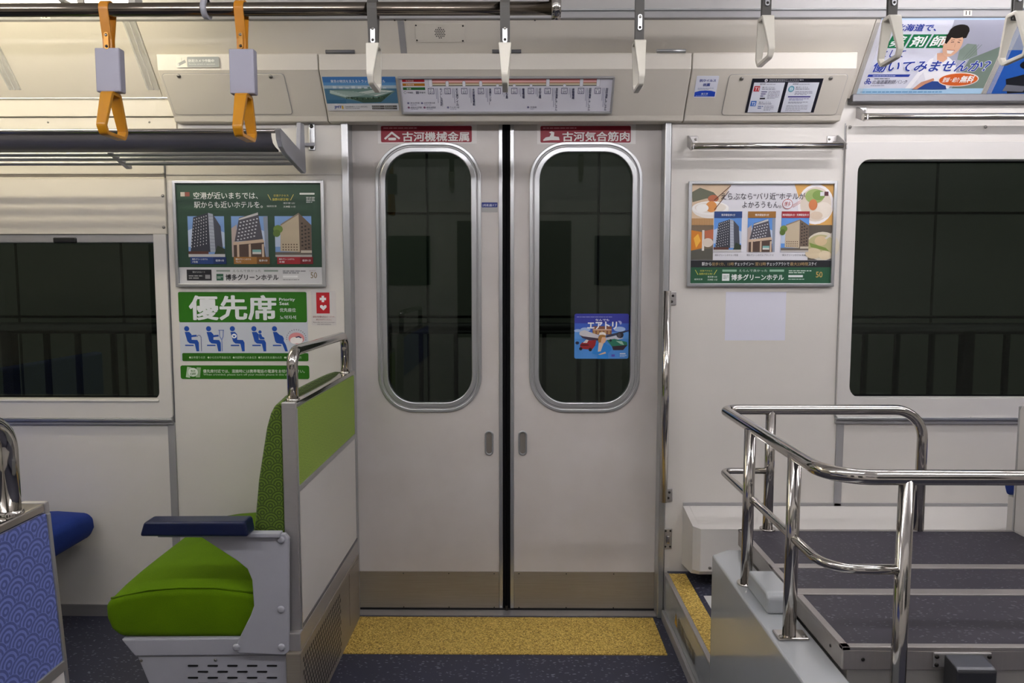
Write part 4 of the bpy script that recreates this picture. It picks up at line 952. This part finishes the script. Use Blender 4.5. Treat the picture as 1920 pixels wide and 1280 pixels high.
p.poly([(150, 832), (195, 838), (175, 950), (132, 942)], 'b7cbb0', 1).poly([(250, 838), (296, 840), (282, 945), (236, 944)], '9ab58e', 1); p.ell(210, 890, 52, 46, 'e3ebe0', 2); p.text('OFF', 182, 896, 240, 922, '2a6e10', 4, .02).text('電源', 186, 866, 236, 886, '2a6e10', 4)
p.text('優先席付近では、混雑時には携帯電話の電源をお切りください。', 318, 860, 1392, 896, 'dfe8da', bold=.012).text('When crowded, please turn off your mobile phone in this vicinity.', 320, 904, 1290, 930, 'c9dcc0')
p.done()
p = wall_print('help_sticker', 'small white sticker with red cross and heart emblem', 'sticker', C, 1920, (1462, 30, 1724, 394))
p.sheet('cfcbc9', .0006, 6); p.rect(1516, 46, 1656, 268, 'b9202a', 1)
p.rect(1573, 80, 1599, 148, 'eeeeee', 2).rect(1552, 101, 1620, 127, 'eeeeee', 2); p.poly([(1590, 236), (1554, 202), (1556, 182), (1576, 178), (1590, 192), (1604, 178), (1622, 182), (1624, 202)], 'eeeeee', 2)
p.text('援助が必要な方のマークです。', 1478, 294, 1712, 312, '8c2f33').text('席をおゆずりください。', 1510, 324, 1676, 342, '8c2f33').text('Please offer your seat to passengers', 1478, 356, 1712, 370, '55555a').text('who need assistance.', 1520, 376, 1670, 388, '55555a')
p.done()
# ---- blank sheet
p = wall_print('blank_notice', 'blank pale paper sheet stuck below the food and hotel poster', 'paper', (1360, 547, 1474, 638), 114, (0, 0, 113, 91)); p.sheet('d9d9e6', .0006); p.done()
# ---- door stickers
C = (580, 0, 1220, 340)
for nm, rect, txt, lab in (('left', (385, 694, 942, 808), '古河機械金属', 'red and white company sticker with roof mark on the left door'), ('right', (1282, 694, 1836, 810), '古河気合筋肉', 'red and white company sticker with flexed arm on the right door')):
    p = wall_print('door_sticker', lab, 'sticker', C, 1920, rect, .0595)
    x0, y0, x1, y1 = rect; p.sheet('e2dedc', .0006); p.rect(x0+18, y0+14, x1-28, y1-8, '8f142c', 1, 8)
    if nm == 'left':
        p.line(424, 782, 466, 744, 11, 'e6e0de', 2).line(462, 744, 508, 780, 11, 'e6e0de', 2); p.rect(444, 774, 488, 789, 'e6e0de', 3, 6); p.text(txt, 525, 742, 898, 794, 'e6e0de', 3, .03)
    else:
        p.poly([(1316, 785), (1330, 772), (1352, 768), (1360, 752), (1348, 744), (1362, 738), (1378, 744), (1376, 766), (1404, 770), (1408, 788), (1360, 788), (1316, 792)], 'e6e0de', 2); p.text(txt, 1425, 742, 1800, 794, 'e6e0de', 3, .03)
    p.bars(x0+32, y0+20, x0+300, y0+32, 1, 'd59aa4', 2)
    p.done()
C = (700, 225, 960, 420)
p = wall_print('door_number_sticker', 'tiny blue and silver door number sticker on the left door', 'sticker', C, 1707, (1332, 1012, 1530, 1136), .0595)
p.sheet('a9a8a8', .0006, 8); p.rect(1334, 1014, 1528, 1074, '27357f', 1, 8); p.text('2号車2番ドア', 1345, 1034, 1518, 1064, 'd8dcf0', 3, .01); p.done()
# ---- blue sticker on the door glass
C = (1060, 580, 1200, 680)
p = wall_print('window_sticker', 'blue square travel sticker on the glass of the right door', 'sticker', C, 1792, (218, 100, 1520, 1180), .077)
p.sheet('4f8fd8', .0006, 45)
p.poly(rrect(218, 1520, 100, 520, 45, 5), '3a3fa0', 1); p.rect(218, 330, 1520, 560, '3f63c2', 2)
for cx, cy, rx, ry in ((480, 480, 120, 50), (1300, 470, 140, 60), (300, 510, 90, 40)): p.ell(cx, cy, rx, ry, 'a9c4ec', 3)
p.rect(218, 540, 1520, 700, '5d9ae0', 3); p.ell(1290, 320, 60, 50, 'aab0d8', 3, -60, 120)
p.text('なんでも', 720, 225, 1045, 275, 'f4f6fb', 7, .02).text('エアトリ', 530, 295, 1230, 465, 'f8f8fb', 7, .05); p.bars(270, 162, 1480, 195, 1, '8f94d0', 4)
p.poly([(650, 480), (660, 400), (1110, 400), (1110, 600), (650, 600)], '8a5a48', 4); p.rect(660, 470, 1105, 500, 'd8b79a', 5)
for i in range(5): p.rect(670+88*i, 510, 720+88*i, 590, 'b98f5c', 5)
p.poly([(330, 570), (360, 520), (460, 490), (640, 560), (800, 610), (790, 700), (560, 710), (420, 660), (350, 620)], 'd4d0d4', 6); p.poly([(345, 610), (420, 640), (800, 690), (790, 740), (560, 730), (410, 680)], '4b3d4e', 7)
p.poly([(960, 620), (1380, 520), (1520, 490), (1520, 510), (1400, 560), (1000, 680)], '3c3f55', 6); p.ell(1310, 610, 85, 75, '32323c', 7); p.ell(1290, 620, 45, 55, '55505c', 8); p.poly([(960, 680), (1220, 620), (1400, 690), (1260, 720), (980, 740)], 'cfcfda', 6)
p.poly([(350, 850), (400, 790), (560, 740), (740, 730), (720, 860), (640, 960), (370, 940)], '9a2a2e', 8); p.poly([(420, 800), (500, 720), (560, 730), (520, 800)], 'd9d3cc', 9); p.rect(370, 830, 560, 870, '5c1c20', 9); p.ell(370, 940, 38, 38, '26202a', 9); p.ell(600, 960, 40, 40, '26202a', 9); p.ell(285, 800, 45, 35, '2a2a44', 8)
p.poly([(990, 730), (1180, 700), (1480, 780), (1490, 860), (1390, 950), (1180, 960), (1100, 860)], '2f7a62', 8); p.poly([(1210, 750), (1360, 760), (1410, 850), (1330, 830)], 'a9c9b4', 9); p.poly([(1120, 880), (1480, 850), (1390, 970), (1150, 970)], '3a2a34', 9); p.ell(1085, 740, 30, 32, '24303c', 9)
p.poly([(640, 1050), (720, 860), (800, 780), (930, 790), (1080, 880), (1110, 960), (1020, 1060), (1040, 1180), (770, 1180), (780, 1080), (690, 1070)], '2f86d6', 10); p.poly([(800, 800), (850, 780), (920, 800), (850, 1000), (780, 1010)], 'd9c3b4', 11); p.poly([(790, 1080), (960, 1010), (980, 1050), (840, 1085)], 'e0b898', 12)
p.ell(895, 720, 78, 92, 'e0b090', 12); p.poly([(785, 760), (790, 660), (830, 600), (930, 595), (975, 640), (960, 660), (880, 660), (860, 720), (850, 790), (800, 790)], 'a9793f', 13); p.poly([(800, 610), (820, 550), (900, 535), (960, 560), (975, 620), (900, 600)], 'efe9e4', 14)
p.rect(1110, 1075, 1190, 1130, '5a55b8', 8); p.rect(1310, 1045, 1445, 1068, 'e8eef8', 8).bars(1310, 1080, 1480, 1140, 3, 'b9d2f0', 8)
p.done()
# ---- things on the overhead covers
C = (600, 130, 960, 220)
p = slope_print('harbour_advert', 'small blue harbour warehouse advert left of the route map', 'advert', C, 1920, (52, 76, 772, 412), FP, FD, .003)
p.sheet('d4d4d6', .0006); p.rect(52, 76, 772, 338, '5f93c4', 1); p.rect(52, 76, 772, 130, '4478b4', 2); p.rect(52, 160, 772, 205, 'a9bcc8', 2); p.rect(52, 190, 772, 338, '4d7590', 2)
p.poly([(95, 205), (400, 190), (520, 170), (760, 215), (600, 320), (420, 325), (250, 290), (110, 245)], '6f8a84', 3)
p.poly([(110, 205), (330, 215), (520, 250), (250, 275), (100, 235)], 'b9c9c4', 4).poly([(360, 230), (560, 200), (740, 215), (560, 265)], 'd3dad4', 4).poly([(250, 270), (560, 280), (720, 230), (600, 325), (420, 330)], '3f5548', 4).poly([(400, 245), (600, 225), (700, 222), (520, 262)], '8fa39c', 5)
for i in range(9): p.rect(140+62*i, 165+(i % 3)*6, 175+62*i, 190, 'cdd6da', 3)
for i in range(7): p.line(120+26*i, 208+9*i, 330+30*i, 216+6*i, 4, '7d948c', 5)
for i in range(5): p.line(380+30*i, 234+6*i, 570+34*i, 204+5*i, 4, '9fb0a8', 5)
for i in range(22): p.rect(255+18*i, 292-(i % 4)*5+abs(i-9)*-1.2, 264+18*i, 302-(i % 3)*4+abs(i-9)*-1.2, ('2f4030', '56694f', '7c8a78')[i % 3], 6)
p.rect(60, 300, 250, 338, '3f6a88', 3)
p.text('東京の物流を支えるトラックターミナル', 130, 104, 668, 132, 'f0f4fa', 6, .012).text('JMT', 120, 362, 194, 394, '24408c', 4, .03); p.rect(196, 360, 212, 394, 'd8b24a', 2); p.text('日本自動車ターミナル株式会社', 232, 362, 456, 378, '4a4a50', 4); p.bars(232, 382, 440, 393, 1, '8a8a90', 3)
for x in (502, 630):
    for y in (358, 380): p.rect(x, y, x+125, y+18, '55534f', 2).bars(x+6, y+4, x+118, y+14, 1, 'a9a7a2', 3)
p.done()
C = (580, 0, 1220, 340)
p = slope_print('route_map', 'framed white route map with red and green lines above the doors', 'map', C, 1920, (520, 438, 1698, 626), FP, FD, .004)
p.sheet('d9d8e2', .002); frame_of(p, .007, TRIMGREY, .010)
for k, (hx, tx) in enumerate((('a8202c', '空港快速'), ('b5741e', '区間快速'), ('2f6b38', '普通'))): p.rect(531, 443+22*k, 655, 458+22*k, hx, 1); p.text(tx, 551, 446+22*k, 595 if k < 2 else 576, 455+22*k, 'f0e6e0', 3)
p.ell(541, 516, 7, 7, '55545c', 1); p.ell(541, 516, 5, 5, 'e6e6ee', 2); p.text('停車駅', 553, 511, 585, 521, '4a4a5c').rect(601, 509, 618, 524, '7a7a8c', 1); p.text('駅番号', 622, 511, 655, 521, '4a4a5c')
for y0, y1, x1, hx in ((440, 446, 1610, 'e9a7a7'), (446, 450, 1610, '9c3038'), (450, 462, 1610, 'e8b4b0'), (462, 467, 1610, 'a8704e'), (467, 476, 1610, 'd9cfb4'), (476, 481, 1610, '5a6058')): p.rect(698, y0, x1, y1, hx, 1)
names = ['モノレール浜松町', '天王洲アイル', '大井競馬場前', '流通センター', '昭和島', '整備場', '天空橋', '羽田空港第3ターミナル', '新整備場', '羽田空港第1ターミナル', '羽田空港第2ターミナル']
for k, nmx in enumerate(names):
    x = 687+93.3*k
    if k in (0, 7, 9, 10): p.rect(x-10, 438, x+10, 486, '6a6a7c', 2, 8).rect(x-9, 438, x+9, 485, 'e6e6ee', 3, 7)
    elif k in (1, 2, 3): p.rect(x-9, 452, x+9, 486, '6a6a7c', 2, 8).rect(x-8, 453, x+8, 485, 'e6e6ee', 3, 7)
    else: p.ell(x, 480, 9, 10, '6a6a7c', 2); p.ell(x, 480, 8, 9, 'e6e6ee', 3)
    p.rect(x-17, 492, x+17, 525, '3d3d66', 2).rect(x-14, 495, x+14, 522, 'e6e6ee', 3); p.text('MO', x-8, 497, x+8, 505, '3d3d66', 5).text('%02d' % (k+1), x-9, 507, x+9, 521, '3d3d66', 5, .01)
    ln = [.0, 100, 98, 98, 92, 58, 58, 58, 128, 62, 128, 128][k+1]
    xx = x+57-(6 if k else 2); p.text('\n'.join('|' if ch == 'ー' else ch for ch in nmx), xx-7, 493, xx+7, 493+ln, '2f3358', 4, .02)
    for q, l2 in ((26, .55), (34, .8)):
        yy = 493
        while yy < 493+ln*l2: p.rect(x+q, yy, x+q+4, yy+4, '8a8aa4', 2); yy += 6
for x, y, tx, wd in ((552, 576, 'JR山手線', 52), (630, 576, 'JR京浜東北線', 62), (552, 601, '都営大江戸線', 62), (642, 601, '都営浅草線', 52), (1232, 601, '京急線', 36), (776, 601, 'りんかい線', 52)):
    p.ell(x, y, 6, 6, '8a5a78' if y > 590 and x < 700 else '77779a', 2); p.text(tx, x+12, y-6, x+12+wd, y+5, '4a4a66', 4); p.bars(x+12, y+7, x+10+wd, y+14, 1, 'a0a0b4', 2)
p.done()
C = (1290, 130, 1590, 225)
p = slope_print('terminal_guide', 'black-bordered airport terminal guide sheet with red and blue squares', 'guide', C, 1920, (727, 122, 1565, 518), FP, FD, .0045)
p.sheet('1d1d28', .0006)
p.ell(893, 143, 17, 17, 'e6e6ec', 1); p.text('i', 889, 133, 897, 153, '1d1d28', 3, .03); p.text('羽田空港 航空会社ターミナルのご案内', 928, 128, 1330, 146, 'd4d4dc', 4); p.bars(928, 149, 1430, 158, 1, '9a9aa4', 2)
for x0, x1 in ((757, 1122), (1160, 1528)): p.rect(x0, 166, x1, 514, 'd9dce6', 1)
p.text('国内線', 830, 174, 895, 192, '33334a', 4); p.bars(905, 180, 1060, 192, 1, '9a9aaa', 3); p.text('国際線', 1218, 174, 1285, 192, '33334a', 4); p.bars(1295, 180, 1470, 192, 1, '9a9aaa', 3)
p.rect(770, 206, 838, 268, 'c23038', 2); p.text('T1', 782, 220, 828, 256, 'f4f4f4', 4, .02); p.rect(770, 378, 838, 440, '3d6fc0', 2); p.text('T2', 782, 392, 828, 428, 'f4f4f4', 4, .02)
p.ell(1215, 240, 36, 36, '4f9ab4', 2); p.ell(1215, 240, 28, 28, '8fc0cf', 3); p.text('T3', 1198, 226, 1232, 254, 'f4f4f4', 4, .02)
p.text('第1ターミナル', 866, 212, 1012, 230, '33334a', 4); p.bars(866, 234, 1095, 248, 1, '77778c', 3); p.text('第2ターミナル', 866, 384, 1012, 402, '33334a', 4); p.bars(866, 406, 1095, 420, 1, '77778c', 3); p.text('第3ターミナル', 1265, 212, 1410, 230, '33334a', 4); p.bars(1265, 234, 1500, 248, 1, '77778c', 3)
p.bars(866, 260, 935, 332, 3, '66668a', 3); p.bars(950, 258, 1090, 355, 6, 'a0a0b0', 3); p.rect(866, 340, 930, 358, '26262e', 3); p.bars(866, 432, 930, 472, 2, '5a6aa0', 3); p.bars(944, 430, 1060, 495, 4, 'a0a0b0', 3)
p.bars(1270, 262, 1480, 312, 3, 'a0a0b0', 3); p.rect(1200, 322, 1470, 337, '4a4490', 3); p.bars(1220, 345, 1460, 375, 2, '8a8ab4', 3); p.bars(1220, 385, 1460, 410, 2, '8a8a9a', 3); p.bars(1210, 425, 1470, 500, 5, 'b0b0bc', 3)
p.done()
p = slope_print('antibacterial_sticker', 'small white and blue antiviral sticker left of the terminal guide', 'sticker', C, 1920, (85, 82, 350, 338), FP, FD, .001)
p.sheet('dcdeea', .0006, 10); p.text('抗ウイルス', 125, 118, 320, 150, '2a3f9a', 4, .025).text('抗菌', 176, 166, 258, 200, '2a3f9a', 4, .025); p.bars(120, 218, 310, 244, 2, 'a0a4c0', 3)
p.poly([(92, 325), (92, 272), (150, 256), (218, 252), (285, 256), (340, 270), (340, 325)], '2348b8', 1); p.text('施工済', 172, 278, 252, 304, 'dfe6f8', 4, .015); p.bars(110, 310, 320, 320, 1, '8fa4e0', 3); p.done()
C = (300, 90, 610, 230)
p = wall_print('camera_sticker', 'grey security camera sticker on the left overhead cover', 'sticker', C, 1920, (190, 100, 690, 226), -.1585)
p.sheet('d9d4c8', .0005, 12); p.poly(rrect(316, 688, 102, 222, 12, 4), '8d9190', 1); p.text('防犯カメラ作動中', 334, 132, 630, 166, 'e8e8e4', 3, .02).text('Security camera in operation.', 336, 180, 644, 198, 'dcdcd8', 3, .01)
p.poly([(200, 182), (290, 136), (304, 168), (220, 210)], '8f918f', 1); p.line(252, 150, 252, 112, 5, 'a4a4a2', 1); p.ell(212, 192, 12, 14, 'c4c4c0', 2); p.done()
# ---- plates with numbers on the cove rail
for px0, px1, tx, lab in ((76, 94, '10', 'tiny white number ten plate on the cove rail at top left'), (1806, 1822, '11', 'tiny white number eleven plate on the cove rail at top right')):
    a = PY(px0, 29 if tx == '10' else 36, -.2155); b = PY(px1, 29, -.2155); O = Vector((a.x, -.2155, 2.186))
    t = thing('number_plate', O, lab, 'plate'); p = Print(t, (0, 0, 20, 10), O, (1, 0, 0), (0, 0, 1), b.x-a.x, .018); p.sheet('e2ded2', .0005); p.text(tx, 5, 1.5, 15, 8.5, '33332f', 3, .02); p.done()
# ---- pharmacist poster on the cove
C = (1590, 20, 1920, 200); CD = (0, -.18, .22)
def xp(px, py): return cvp(px, py)
xl = (xp(1648, 42).x+xp(1606, 178).x)/2; xr = xp(1868, 110).x
bo = xp(1700, 178); tp = xp(1700, 42)
O = Vector((xl, bo.y, bo.z))+cn*.003; t = thing('pharmacist_poster', O, 'pale advert poster of a smiling pharmacist with large blue lettering on the cove', 'poster')
p = Print(t, (0, 0, 1500, 820), O, (1, 0, 0), cdv, xr-xl, (tp-bo).length)
p.sheet('d6d7e4', .0008)
p.rect(0, 740, 1500, 820, 'a9cbe4', 1); p.bars(40, 768, 1440, 792, 1, '5f94c0', 2); p.rect(0, 0, 1500, 22, 'bcd3ea', 1)
p.poly([(820, 22), (1500, 22), (1500, 740), (900, 740)], 'a9aaba', 1); p.poly([(1180, 420), (1500, 280), (1500, 740), (1120, 740)], '76857a', 2); p.poly([(1020, 330), (1080, 260), (1190, 270), (1250, 380), (1120, 440), (1040, 430)], '86958a', 3)
for k in range(3): p.line(1100+30*k, 420, 1180+35*k, 270, 5, '6d7a70', 4)
p.poly([(560, 740), (640, 560), (720, 420), (830, 380), (930, 400), (1040, 470), (1120, 620), (1080, 740)], 'ecebef', 4)
p.poly([(770, 360), (880, 350), (920, 420), (860, 480), (790, 420)], 'dba98c', 5); p.poly([(770, 350), (800, 420), (850, 500), (770, 470), (750, 400)], 'dfdfe8', 6)
p.ell(915, 270, 105, 125, 'e2b496', 7); p.ell(805, 240, 28, 40, 'd9a788', 6)
p.poly([(815, 230), (800, 180), (830, 110), (900, 70), (990, 75), (1040, 130), (1035, 200), (1000, 205), (960, 160), (890, 170), (840, 220)], '26211f', 9); p.ell(925, 135, 112, 70, '26211f', 8); p.poly([(812, 250), (800, 170), (850, 120), (862, 200), (836, 262)], '26211f', 9)
p.poly([(870, 325), (960, 330), (935, 365), (890, 360)], 'f4efe9', 9); p.line(868, 322, 962, 328, 6, 'a8564a', 10); p.line(880, 245, 915, 240, 7, '3a2a26', 9); p.line(955, 242, 985, 248, 7, '3a2a26', 9); p.line(935, 255, 945, 295, 5, 'c48f74', 9); p.line(872, 225, 915, 218, 4, '4a3630', 9); p.line(955, 220, 990, 226, 4, '4a3630', 9)
p.poly([(650, 745), (720, 670), (850, 625), (870, 650), (780, 690), (700, 750)], 'c98f74', 7); p.poly([(700, 560), (760, 640), (740, 740), (620, 740)], 'dedde4', 6); p.poly([(640, 750), (780, 655), (1000, 665), (1060, 750)], '2f4a8c', 6)
V = '2b3f9c'
p.text('北海道で、', 190, 62, 660, 132, V, 5, .03, .15)
for k, ch in enumerate('薬剤師'):
    x = 155+232*k; p.poly([(x, 305), (x+35, 165), (x+245, 165), (x+210, 305)], '1f7a4c', 3); p.text(ch, x+45, 182, x+195, 288, 'f4f6f4', 6, .03, .2)
p.text('として', 130, 325, 400, 400, V, 5, .02, .15)
body = '働いてみませんか？'; p.text(body, 90, 432, 1440, 555, 'eef0f8', 11, .075, .15); p.text(body, 90, 432, 1440, 555, V, 12, .03, .15)
p.poly([(65, 585), (560, 585), (552, 612), (60, 612)], V, 2); p.bars(120, 592, 500, 606, 1, 'c9d0ec', 4)
for cx, cy in ((85, 645), (65, 675), (108, 675)): p.ell(cx, cy, 20, 18, V, 2); p.ell(cx, cy, 9, 8, 'd6d7e4', 3)
p.bars(150, 622, 410, 640, 1, '6a6a7a', 3); p.text('北海道薬剤師バンク', 140, 644, 552, 690, '33334a', 5, .0, .15); p.bars(135, 700, 370, 714, 1, '8a8a98', 3)
p.ell(1150, 640, 240, 78, 'f0e4dc', 10); p.ell(1150, 640, 228, 68, 'd2622a', 11); p.text('登録・紹介', 965, 615, 1160, 668, 'f8f4f0', 14, .02, .1).text('無料', 1175, 598, 1330, 672, 'f8f4f0', 14, .04, .1)
p.done()
O2 = Vector((xr+.02, bo.y, bo.z))+cn*.003; t = thing('product_poster', O2, 'deep blue advert poster cut off by the right edge of the picture', 'poster')
p = Print(t, (0, 0, 1500, 820), O2, (1, 0, 0), cdv, .55, (tp-bo).length); p.sheet('2456a8', .0008)
p.poly([(0, 0), (260, 0), (180, 330), (0, 330)], '8a93a8', 1); p.ell(330, 480, 140, 60, '14161e', 3); p.ell(330, 500, 90, 40, '2f343f', 4); p.poly([(120, 640), (420, 540), (620, 620), (560, 780), (200, 800)], '1d1f26', 2); p.poly([(300, 580), (520, 500), (640, 560), (640, 660), (460, 700)], 'c3c6cf', 4); p.poly([(150, 700), (360, 720), (340, 780), (140, 770)], '6d6f78', 4); p.done()
for x in (xl-.012, xr+.005):
    t = thing('poster_holder', (x, bo.y, bo.z), 'clear plastic poster holder strip at the %s edge of the pharmacist poster' % ('left' if x < xl else 'right'), 'holder', 'clear poster holders')
    slab([(x, tp.y, tp.z), (x+.03, tp.y, tp.z), (x+.03, bo.y, bo.z), (x, bo.y, bo.z)], cn, .006, FILM).build('strip', t)
# ---- lettering on the step riser and sticker on the raised floor
a = PX(1277, 1165, ST); b = PX(1303, 1215, ST)
O = Vector((ST-.0004, -.20, .075)); t = thing('step_warning', O, 'black step warning lettering with yellow triangle on the riser', 'lettering')
p = Print(t, (0, 0, 600, 100), O, (0, -1, 0), (0, 0, 1), .31, .052); p.poly([(5, 98), (85, 98), (45, 10)], 'd8a81e', 1); p.rect(41, 40, 49, 70, '2a2622', 2).rect(41, 78, 49, 86, '2a2622', 2); p.text('段差に注意', 105, 8, 590, 98, '3a352f', 3, .01); p.done()
a = PZ(1317, 1117, SZ); O = Vector((a.x+.004, a.y-.22, SZ+.0004)); t = thing('floor_sticker', O, 'white floor sticker half hidden behind the glossy grey kerb', 'sticker')
p = Print(t, (0, 0, 200, 200), O, (1, 0, 0), (0, 1, 0), .16, .22); p.sheet('d3d3d2', .0006); p.text('と', 40, 12, 95, 62, '33333a', 3, .03); p.done()

bpy.data.objects.remove(_txto); bpy.data.curves.remove(_txt)
